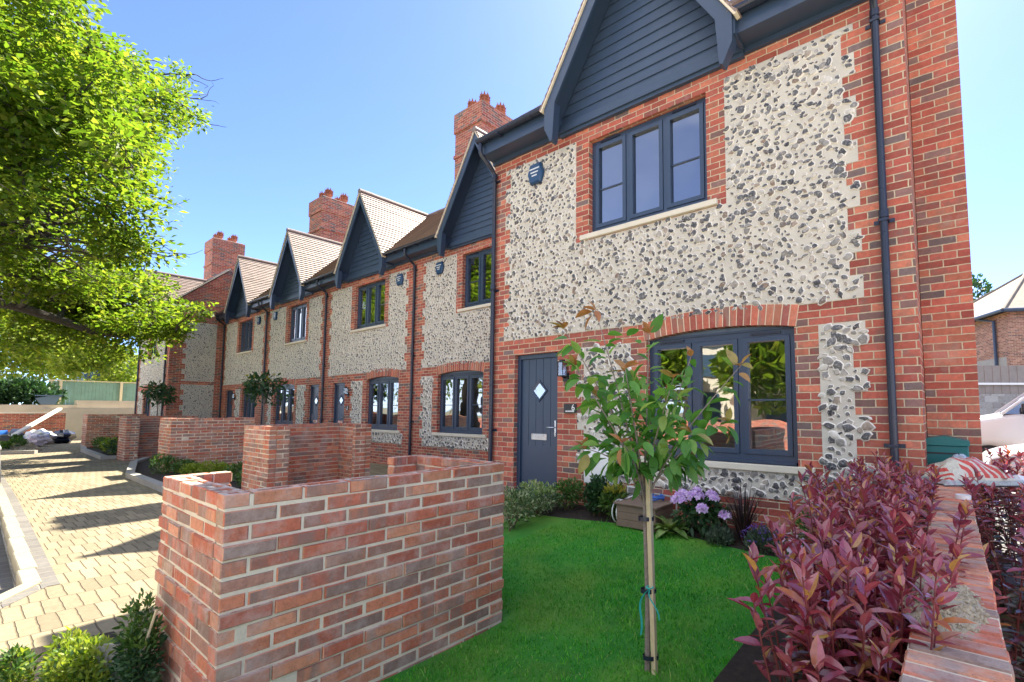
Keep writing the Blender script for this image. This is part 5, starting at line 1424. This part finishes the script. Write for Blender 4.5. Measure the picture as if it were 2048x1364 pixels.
# ------------------------------------------------------------------ cars
M['carpaint'] = simple('white_car_paint', (.6, .6, .59), .18, var=.01, spec=.6)
M['carsilver'] = simple('silver_car_paint', (.5, .51, .53), .22, .4, var=.02)
M['tyre'] = simple('tyre_rubber', (.018, .018, .02), .8, var=.1)
M['carglass'] = glass_mat('car_glass', .3, (.1, .12, .13))
M['headlamp'] = simple('headlamp_glass', (.55, .58, .6), .08, .6, var=.1)
def car(label, loc, rz, paint, hz=1.0, L=4.2, W=1.76):
    t = thing('parked_car', label, 'car', loc, 'parked cars', rz)
    S = [0, .04, .12, .3, .6, 1.0, 1.25, 1.6, 2.2, 2.9, 3.4, 3.8, 4.05, 4.16, 4.2]; b = [.62, .70, .76, .83, .89, .95, .99, 1.0, 1.0, 1.0, 1.0, .99, .95, .8, .6]; w = [.62, .72, .8, .86, .9, .93, .94, .95, .95, .95, .94, .92, .88, .8, .7]
    s_ = np.linspace(0, 1, 60); xs = np.concatenate([np.linspace(0, .3, 14), np.linspace(.36, 3.8, 50), np.linspace(3.85, 4.2, 10)])
    def arch(x, z):
        for c in (.82, 3.38):
            d2 = .36 ** 2 - (x - c) ** 2
            if d2 > 0: z = max(z, .32 * 1.0 + math.sqrt(d2))
        return z
    rows = []
    for x in xs:
        bz = np.interp(x, S, b) * hz; ww = np.interp(x, S, w) * W / 2 / .95; lo = arch(x, .2)
        p = [(ww * .93, lo), (ww, max(lo + .02, .42)), (ww * 1.005, max(lo + .03, .6 * hz)), (ww * .985, max(lo + .04, bz - .12)), (ww * .93, bz - .03), (ww * .8, bz), (0, bz + .035)]
        rows.append([(x, -y, z) for y, z in p] + [(x, y, z) for y, z in p[::-1][1:]])
    m = len(rows[0]); V = [q for r in rows for q in r]; mb = MB()
    mb.raw(V, [(i * m + j, (i + 1) * m + j, (i + 1) * m + j + 1, i * m + j + 1) for i in range(len(rows) - 1) for j in range(m - 1)]); mb.ngon(rows[0][::-1]); mb.ngon(rows[-1])
    mb.build('body', paint, t, smooth=True, local=True)
    # cabin: pillars and roof in paint, glass between
    cab = [(1.05, .97), (1.75, 1.4), (2.2, 1.46), (3.1, 1.45), (3.75, 1.3), (4.1, .97)]
    top = [(x, z * hz) for x, z in cab]; g = MB(); r = MB()
    def hw(z): return W / 2 * (.93 - .2 * max(0, (z / hz - .97) / .49))
    for (a, c) in zip(top[:-1], top[1:]):
        q = [(a[0], -hw(a[1]), a[1]), (c[0], -hw(c[1]), c[1]), (c[0], hw(c[1]), c[1]), (a[0], hw(a[1]), a[1])]
        (r if a[1] > 1.3 * hz and c[1] > 1.29 * hz else g).quad(*q)
    for s in (-1, 1):
        base = .97 * hz; P = [(x, s * (hw(z) - .0), z) for x, z in top]; g.ngon(P if s < 0 else P[::-1])
        for (x0, x1) in ((2.3, 2.38), (3.25, 3.36)):
            z1 = 1.45 * hz; r.hexa([(x0, s * (hw(base) + .004), base), (x1, s * (hw(base) + .004), base), (x1, s * (hw(z1) + .004), z1), (x0, s * (hw(z1) + .004), z1), (x0, s * (hw(base) - .03), base), (x1, s * (hw(base) - .03), base), (x1, s * (hw(z1) - .03), z1), (x0, s * (hw(z1) - .03), z1)])
        for (a, c) in zip(top[:-1], top[1:]):
            r.tube([(a[0], s * hw(a[1]), a[1]), (c[0], s * hw(c[1]), c[1])], .032, 6)
    g.build('windows', M['carglass'], t, local=True); r.build('roof', paint, t, local=True)
    for s in (-1, 1):
        mi = MB(); mi.bbox(1.35, 1.5, s * (W / 2 + .09) - .07, s * (W / 2 + .09) + .07, 1.0 * hz, 1.13 * hz, .02); mi.build('mirror', M['blackm'], t, local=True)
        hl = MB(); y0 = s * W / 2
        hl.raw([(.035, y0 * .66, .6 * hz), (.03, y0 * .6, .7 * hz), (.5, y0 * .965, .79 * hz), (.42, y0 * .99, .7 * hz), (.14, y0 * .93, .6 * hz)], [[0, 1, 2, 3]]) if False else None
        hl.ngon([(x, y0 * k * 1.012, z * hz) for x, k, z in ((.1, .885, .6), (.12, .895, .7), (.3, .935, .76), (.48, .955, .76), (.36, .965, .66))][::(1 if s < 0 else -1)])
        hl.build('headlight', M['headlamp'], t, local=True)
        for x in (.82, 3.38):
            wh = MB(); y = s * (W / 2 - .1); wh.lathe([(.2, -.1), (.3, -.1), (.325, -.07), (.325, .07), (.3, .1), (.2, .1)], (x, y, .325), 26, 'y')
            q = wh.build('wheel', M['tyre'], t, local=True)
            rm = MB(); rm.lathe([(.03, .07), (.05, .09), (.19, .075), (.205, .1), (.21, .06), (.21, -.06)] if s < 0 else [(.03, -.07), (.05, -.09), (.19, -.075), (.205, -.1), (.21, -.06), (.21, .06)], (x, y, .325), 20, 'y'); rm.build('rim', M['carsilver'], q, local=True)
            wl = MB(); wl.lathe([(.0, 0), (.352, 0), (.352, -.14 * -s)], (x, s * (W / 2 - .17), .325), 22, 'y'); wl.build('wheel_arch', M['blackm'], t, local=True)
    return t
car('white car nearest the brick chimney, wheel and headlight showing', (.95, 6.05, .0), 0, M['carpaint'])
car('taller white car with its windscreen above the nearer white car', (.35, 8.7, .1), 0, M['carpaint'], hz=1.38, L=4.4, W=1.9)
car('silver car of which only a sliver shows at the left edge', (-16.6, -5.47, -.13), 0, M['carsilver'])
sheet('car_park', [(.36, .0), (30, .0), (30, 40), (.36, 40)], -.012, simple('grey_tarmac', (.16, .155, .15), .9, var=.2, scale=20, bump=.004))

# ------------------------------------------------------------------ beyond the car park
def nbr():
    t = thing('hip_roof_house', 'brick house with hipped roof beyond the car park fence', 'house', (2.9, 24.1, 0), rz=R(25.4))
    mb = MB(); mb.box(0, 9, 0, 9, 0, 6.1); mb.build('wall', M['nbrick'], t, local=True)
    mb = MB(); mb.box(-.012, .3, .25, 7.5, 2.2, 4.0); mb.build('render_panel', M['kerbgrey'], t, local=True)
    e = .45; mb = MB(); z0, z1 = 6.1, 9.0; A = [(-e, -e, z0), (9 + e, -e, z0), (9 + e, 9 + e, z0), (-e, 9 + e, z0)]; r0, r1 = (3.6, 4.5, z1), (5.4, 4.5, z1)
    mb.raw(A + [r0, r1], [[0, 1, 5, 4], [2, 3, 4, 5]]); mb.raw(A + [r0, r1], [[1, 2, 5], [3, 0, 4]]); o = mb.build('roof', M['ntile'], t, local=True)
    q = MB()
    for p in A[:2] + [A[3]]: q.tube([p, r0 if p[0] < 4 else r1], .1, 8)
    q.build('hip_tiles', M['ntile'], o, local=True)
    mb = MB()
    for a, b in ((A[0], A[1]), (A[0], A[3])): mb.tube([a, b], .09, 8)
    mb.build('gutter', M['dark'], t, local=True)
    mb = MB(); mb.tube([(-.4, 1.7, 6.05), (-.1, .9, 5.8), (-.08, .9, 2.0)], .07, 8); mb.build('downpipe', M['dark'], t, local=True)
    w = MB(); w.box(-.03, 0, 2.6, 4.6, 1.6, 2.9); w.build('window', M['white'], t, local=True)
M['nbrick'] = brick_mat('neighbour_brick', stops=[(0, (.36, .17, .12)), (.3, (.42, .22, .16)), (.6, (.3, .13, .1)), (.85, (.22, .12, .11))])
M['ntile'] = simple('old_roof_tile', (.22, .18, .14), .85, var=.25, scale=3, bump=.02, bscale=12)
nbr()
M['fencew'] = simple('weathered_fence', (.27, .235, .21), .9, var=.25, scale=5)
M['block'] = brick_mat('concrete_block', stops=[(0, (.3, .295, .28)), (.5, (.33, .32, .3)), (.8, (.27, .26, .25))], bw=.44, bh=.215, mortar=(.42, .41, .39))
def back_fence():
    d = np.array([.8, .6]); n = np.array([-.6, .8]); p = np.array([1.25, 15.4]) - d * 7
    t = thing('boundary_fence', 'weathered board fence standing on a pale block wall behind the cars', 'fence', (*p, 0))
    def sl(mb, a0, a1, o0, o1, z0, z1):
        q = [p + d * a0 + n * o0, p + d * a1 + n * o0, p + d * a1 + n * o1, p + d * a0 + n * o1]; mb.hexa([(*c, z0) for c in q] + [(*c, z1) for c in q])
    mb = MB(); sl(mb, 0, 22, 0, .22, -.1, 2.05); mb.build('block_wall', M['block'], t)
    mb = MB(); x = 0
    while x < 22: sl(mb, x, x + .135, .08 + .012 * (int(x / .14) % 2), .1 + .012 * (int(x / .14) % 2), 2.05, 3.02); x += .14
    mb.build('boards', M['fencew'], t)
    mb = MB(); sl(mb, 0, 22, .0, .07, 2.36, 2.43); mb.build('rail', M['white'], t)
back_fence()

# ------------------------------------------------------------------ the far left end
def end_wall():
    t = thing('boundary_wall', 'dark brick wall with end pillar closing the court', 'wall', (-33.6, -3, 0))
    mb = MB(); mb.box(-33.8, -33.58, -9.5, -2.35, -.2, 1.32); mb.box(-33.9, -33.45, -2.35, -1.95, -.2, 1.34); mb.box(-33.9, -33.45, -5.6, -5.2, -.2, 1.34); mb.build('wall', M['brick'], t)
    c = MB(); c.box(-33.83, -33.55, -9.5, -2.35, 1.32, 1.39); c.build('coping', M['sill'], t)
end_wall()
M['concrete'] = simple('pale_concrete', (.5, .44, .32), .9, var=.2, scale=2, bump=.01, bscale=20)
w = thing('retaining_wall', 'stepped pale concrete retaining wall below the green fence', 'wall', (-37, 0, 0)); mb = MB()
mb.box(-37.4, -37, -2.4, 7, -.2, 1.55); mb.box(-42, -37.45, -6, 8, -.2, 1.75); mb.box(-38.5, -37.42, -1.2, 7, 1.3, 2.0); mb.build('wall', M['concrete'], w)
M['greenw'] = simple('green_stained_boards', (.16, .27, .2), .85, var=.3, scale=3)
f = thing('board_fence', 'green stained board fence above the concrete wall', 'fence', (-41, 0, 1.7)); mb = MB(); y = -1.9
while y < 6: mb.box(-41.03 - .01 * (int(y / .15) % 2), -41 - .01 * (int(y / .15) % 2), y, y + .145, 1.75, 3.15 + .01 * math.sin(9 * y)); y += .15
mb.build('boards', M['greenw'], f); 
for y in (-1.95, -1.55, 1.0, 3.6): mb = MB(); mb.box(-40.98, -40.86, y - .06, y + .06, 1.7, 3.22); mb.build('post', M['stakewood'], f)
mb = MB(); mb.box(-41.08, -40.93, -1.95, 6, 3.17, 3.22); mb.build('rail', M['stakewood'], f)
M['blueclad'] = simple('blue_cladding', (.03, .07, .12), .6, var=.15, scale=2)
M['blueclad2'] = simple('blue_grey_cladding', (.09, .15, .21), .6, var=.1, scale=2)
b = thing('blue_building', 'dark blue flat roofed building in the distance beyond the fence', 'building', (-84, 6, 0)); mb = MB(); mb.box(-92, -84, 4.0, 7.6, -.2, 8.7); mb.build('wall', M['blueclad'], b)
mb = MB(); mb.box(-91, -84.3, 7.6, 9.3, -.2, 8.6); mb.build('side_wing', M['blueclad2'], b); mb = MB(); mb.box(-92.2, -83.8, 3.9, 7.7, 8.7, 8.85); mb.build('roof_edge', M['lead'], b)
# greenery beyond
BT = 'trees and bushes beyond the court'
bush('garden_bush', 'big yellow green bush spilling over the green fence', 'bush', (-44.5, .1, 4.3), (2.2, 2.2, 2.6), 6000, M['leaf_lime'], .24, 110, 12, LEAF_LOW, BT, zmin=1.2)
bush('garden_bush', 'dark evergreen bush behind the end wall under the oak', 'bush', (-38.8, -3.0, 2.2), (1.4, 2.0, 1.25), 4500, M['leaf_dark'], .2, 111, 12, LEAF_LOW, BT, zmin=0)
bush('garden_tree', 'light green tree behind the oak, left of the blue building', 'tree', (-54, -2.2, 6.2), (5, 4.2, 5.2), 11000, M['leaf_lime'], .36, 112, 14, LEAF_LOW, BT, zmin=0)
bush('garden_tree', 'dark tree right of the blue building beside the end house', 'tree', (-60, 9.5, 4.2), (2.4, 2.4, 3.0), 2600, M['leaf_dark'], .32, 113, 9, LEAF_LOW, BT, zmin=0)
bush('garden_tree', 'thin tree top just above the far hipped roof', 'tree', (2, 62, 13.6), (4, 4, 4.5), 1500, M['leaf_dark'], .5, 114, 9, LEAF_LOW, BT, zmin=0)
bush('garden_bush', 'leafy hedge top running along behind the green fence', 'bush', (-46, 4, 3.0), (1.2, 5, 1.5), 2600, M['leaf_lime'], .22, 115, 12, LEAF_LOW, BT, zmin=1)

# builders' leftovers at the end of the court
heap('rubble_heap', 'heap of rubble and weeds at the left end of the court', 'rubble', (-27.2, -3.75, .0), 1.7, .6, .38, M['sand'], 12, grains=700, gs=.12)
bush('weed_clump', 'green weeds growing on the rubble heap', 'weeds', (-26.6, -3.9, .25), (1.0, .5, .35), 700, M['leaf_box'], .14, 116, 6, LEAF_LOW, zmin=.02)
strip('kerb', [(-29, -4.35), (-25.2, -4.35), (-24.6, -3.4)], -.08, .08, -.05, .12, M['kerbgrey'])
bk = thing('bucket', 'blue plastic bucket on its side beside the rubble heap', 'bucket', (-27.2, -4.3, 0)); mb = MB(); mb.lathe([(.0, -.28), (.2, -.28), (.27, .3), (.25, .3), (.19, -.24), (0, -.24)], (-27.2, -4.25, .5), 18, 'y'); mb.build('bucket_body', simple('blue_plastic', (.02, .12, .45), .35, var=.05), bk)
mb = MB(); mb.tube([(-27.2 + .27 * math.cos(a), -4.52 - .1 * math.sin(a), .5 + .27 * math.sin(a) * .4) for a in np.linspace(0, math.pi, 10)], .012, 6); mb.build('handle', M['blackm'], bk)
for nm, lb, c, r, m_ in (('rubbish_bag', 'white plastic rubbish bag nearest the end wall', (-31.0, -2.9, 0), .5, M['white']), ('rubbish_bag', 'pale pink tinged bag in front of the white one', (-29.4, -3.1, 0), .42, simple('pale_bag', (.6, .52, .58), .4, var=.1)),
                      ('rubbish_bag', 'black rubbish bag left of the white bag', (-31.4, -3.6, 0), .5, M['gutter']), ('rubbish_bag', 'black rubbish bag by the wall pillar', (-31.5, -2.2, 0), .45, M['gutter'])):
    o = crumple(nm, lb, 'bag', c, r, int(abs(c[0] * 10)), m_); o['group'] = 'bags of rubbish'
pk = MB(); pk.hexa([(-29.3, -4.0, .25), (-29.3, -3.85, .25), (-33.3, -2.1, 1.5), (-33.3, -2.25, 1.5), (-29.3, -4.0, .33), (-29.3, -3.85, .33), (-33.3, -2.1, 1.58), (-33.3, -2.25, 1.58)]); tag(pk.build('plank', M['sill']), 'long pale plank leaning from the rubble up to the wall pillar', 'plank')
sp = thing('spade', 'spade with yellow shaft leaning on the dark end wall', 'spade', (-32.6, -4.6, 0)); mb = MB(); mb.tube([(-32.3, -4.3, .35), (-33.2, -4.75, 1.5)], .03, 7); mb.build('shaft', M['leaf_yellow'], sp); mb = MB(); mb.bbox(-32.35, -32.2, -4.45, -4.15, .0, .36, .01); mb.build('blade', M['blackm'], sp)
cr = thing('blue_crate', 'blue grey plastic crate tipped on the retaining wall', 'crate', (-37.5, -2.2, 1.75)); mb = MB(); mb.hexa([(-38.0, -2.5, 1.76), (-37.4, -2.5, 1.76), (-37.4, -2.0, 1.76), (-38, -2, 1.76), (-38.0, -2.7, 2.1), (-37.3, -2.7, 2.1), (-37.3, -1.8, 2.3), (-38, -1.8, 2.3)]); mb.build('crate_body', M['blueclad2'], cr); mb = MB(); mb.box(-38.02, -37.28, -2.72, -1.78, 2.2, 2.26); mb.build('rim', M['blueclad2'], cr)

# ------------------------------------------------------------------ across the street: what the windows mirror
op = thing('rendered_house', 'pale rendered house across the street seen in the window glass', 'house', (-9, -21, 0)); mb = MB(); mb.box(-12, -5, -27, -20, -.2, 5.6); mb.build('wall', M['sill'], op)
mb = MB(); mb.prism([(-19.6, 5.6), (-27.4, 5.6), (-23.5, 8.6)], 'x', -12.3, -4.7); mb.build('roof', M['ntile'], op)
mb = MB(); mb.box(-9, -8.1, -20, -19.95, 0, 2.1); mb.build('door', M['deck'], op)
for x in (-11.2, -7.2):
    for z in (.9, 3.4): mb = MB(); mb.box(x, x + 1.6, -20, -19.96, z, z + 1.3); mb.build('window', M['blueclad'], op)
for i, (x, y, r, z) in enumerate(((-12.2, -17, 3.0, 3.6), (-27, -19, 5, 5.5), (-38, -20, 5.5, 6), (-52, -22, 6, 6), (-6.2, -17.6, 2.7, 3.4), (7, -20, 4.5, 5.5))):
    bush('garden_tree', ['street tree right of the pale house across the street', 'street tree mirrored in the nearest set back window', 'street tree mirrored in the middle windows', 'street tree mirrored in the farthest windows', 'street tree left of the pale house across the street', 'street tree behind the car park entrance'][i], 'tree', (x, y, z), (r, r, r), 2600, M['leaf_oak'], .5, 120 + i, 10, LEAF_LOW, 'trees across the street', zmin=0)
hd = MB(); hd.box(-60, 12, -15.6, -15.4, -.2, 1.0); tag(hd.build('garden_wall', M['brick']), 'long low brick wall across the street, mirrored in the glass', 'wall')
# ------------------------------------------------------------------ camera, light
def setup():
    yaw, pitch, roll = R(36.82), R(4.24), R(.03)
    cy, sy = math.cos(yaw), math.sin(yaw)
    f = np.array([-sy * math.cos(pitch), cy * math.cos(pitch), math.sin(pitch)]); r = np.array([cy, sy, 0.0]); u = np.cross(r, f)
    c, s = math.cos(roll), math.sin(roll); r, u = c * r + s * u, -s * r + c * u
    cam = bpy.data.cameras.new('camera'); o = bpy.data.objects.new('camera', cam); COL.objects.link(o)
    Mx = Matrix(((r[0], u[0], -f[0], .554), (r[1], u[1], -f[1], -5.141), (r[2], u[2], -f[2], 1.529), (0, 0, 0, 1)))
    o.matrix_world = Mx
    cam.sensor_width = 36; cam.lens = 951.7 / 2048 * 36
    cam.shift_x = -(1186.1 - 1024) / 2048; cam.shift_y = (748.0 - 682) / 2048
    cam.clip_start = .05; cam.clip_end = 3000
    scene.camera = o
    EL, AZ = R(53), R(-12)      # azimuth from +y towards +x
    w = bpy.data.worlds.new('World'); scene.world = w; w.use_nodes = True
    nt = w.node_tree; nt.nodes.clear()
    sky = nt.nodes.new('ShaderNodeTexSky'); sky.sky_type = 'NISHITA'; sky.sun_disc = False
    sky.sun_elevation = EL; sky.sun_rotation = AZ; sky.air_density = .45; sky.dust_density = .25; sky.ozone_density = 2.0
    bg = nt.nodes.new('ShaderNodeBackground'); bg.inputs[1].default_value = SKY
    ow = nt.nodes.new('ShaderNodeOutputWorld'); mx = nt.nodes.new('ShaderNodeMix'); mx.data_type = 'RGBA'; mx.blend_type = 'MULTIPLY'; mx.inputs[0].default_value = 1; mx.inputs[7].default_value = (.62, .68, .82, 1); nt.links.new(sky.outputs[0], mx.inputs[6]); W = NT(nt); dr = W.n('ShaderNodeTexCoord').outputs['Generated']; sd = W.n('ShaderNodeSeparateXYZ'); W.set(sd, 0, dr)
    # unseen bright cloud added to the southern sky as fill for the shaded side
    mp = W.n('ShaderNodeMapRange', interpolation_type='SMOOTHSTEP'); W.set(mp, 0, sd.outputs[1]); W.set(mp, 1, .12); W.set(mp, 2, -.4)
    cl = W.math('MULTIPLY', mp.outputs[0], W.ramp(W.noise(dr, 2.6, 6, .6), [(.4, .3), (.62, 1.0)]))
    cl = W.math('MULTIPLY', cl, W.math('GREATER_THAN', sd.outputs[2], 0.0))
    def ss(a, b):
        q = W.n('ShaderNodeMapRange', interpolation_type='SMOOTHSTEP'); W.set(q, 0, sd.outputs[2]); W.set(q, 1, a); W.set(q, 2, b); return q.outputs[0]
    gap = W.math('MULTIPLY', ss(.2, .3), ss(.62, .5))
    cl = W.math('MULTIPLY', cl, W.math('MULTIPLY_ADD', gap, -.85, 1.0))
    cc = W.n('ShaderNodeMix', data_type='RGBA'); W.set(cc, 0, W.math('MULTIPLY', cl, .8)); W.set(cc, 6, mx.outputs[2]); W.set(cc, 7, (FILL_CLOUD, FILL_CLOUD, FILL_CLOUD * 1.0, 1))
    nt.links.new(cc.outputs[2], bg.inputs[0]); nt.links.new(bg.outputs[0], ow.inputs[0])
    sl = bpy.data.lights.new('sun', 'SUN'); sl.energy = SUN; sl.angle = R(.53); sl.color = (1, .93, .8)
    so = bpy.data.objects.new('sun', sl); COL.objects.link(so)
    d = Vector((math.sin(AZ) * math.cos(EL), math.cos(AZ) * math.cos(EL), math.sin(EL)))
    so.rotation_euler = d.to_track_quat('Z', 'Y').to_euler(); so.location = (0, 0, 30)
    vs = scene.view_settings; vs.view_transform = 'Standard'; vs.look = 'None'; vs.exposure = EXPO; vs.gamma = 1; vs.use_curve_mapping = False
    scene.display_settings.display_device = 'sRGB'
    cy_ = scene.cycles; cy_.max_bounces = 7; cy_.transparent_max_bounces = 12; cy_.diffuse_bounces = 4; cy_.glossy_bounces = 3; cy_.transmission_bounces = 4
    cy_.caustics_reflective = False; cy_.caustics_refractive = False; cy_.use_denoising = True
    cy_.sample_clamp_indirect = 6.0
FILL_CLOUD = 5.0
SKY, SUN, EXPO = .125, 3.6, 2.38
setup()
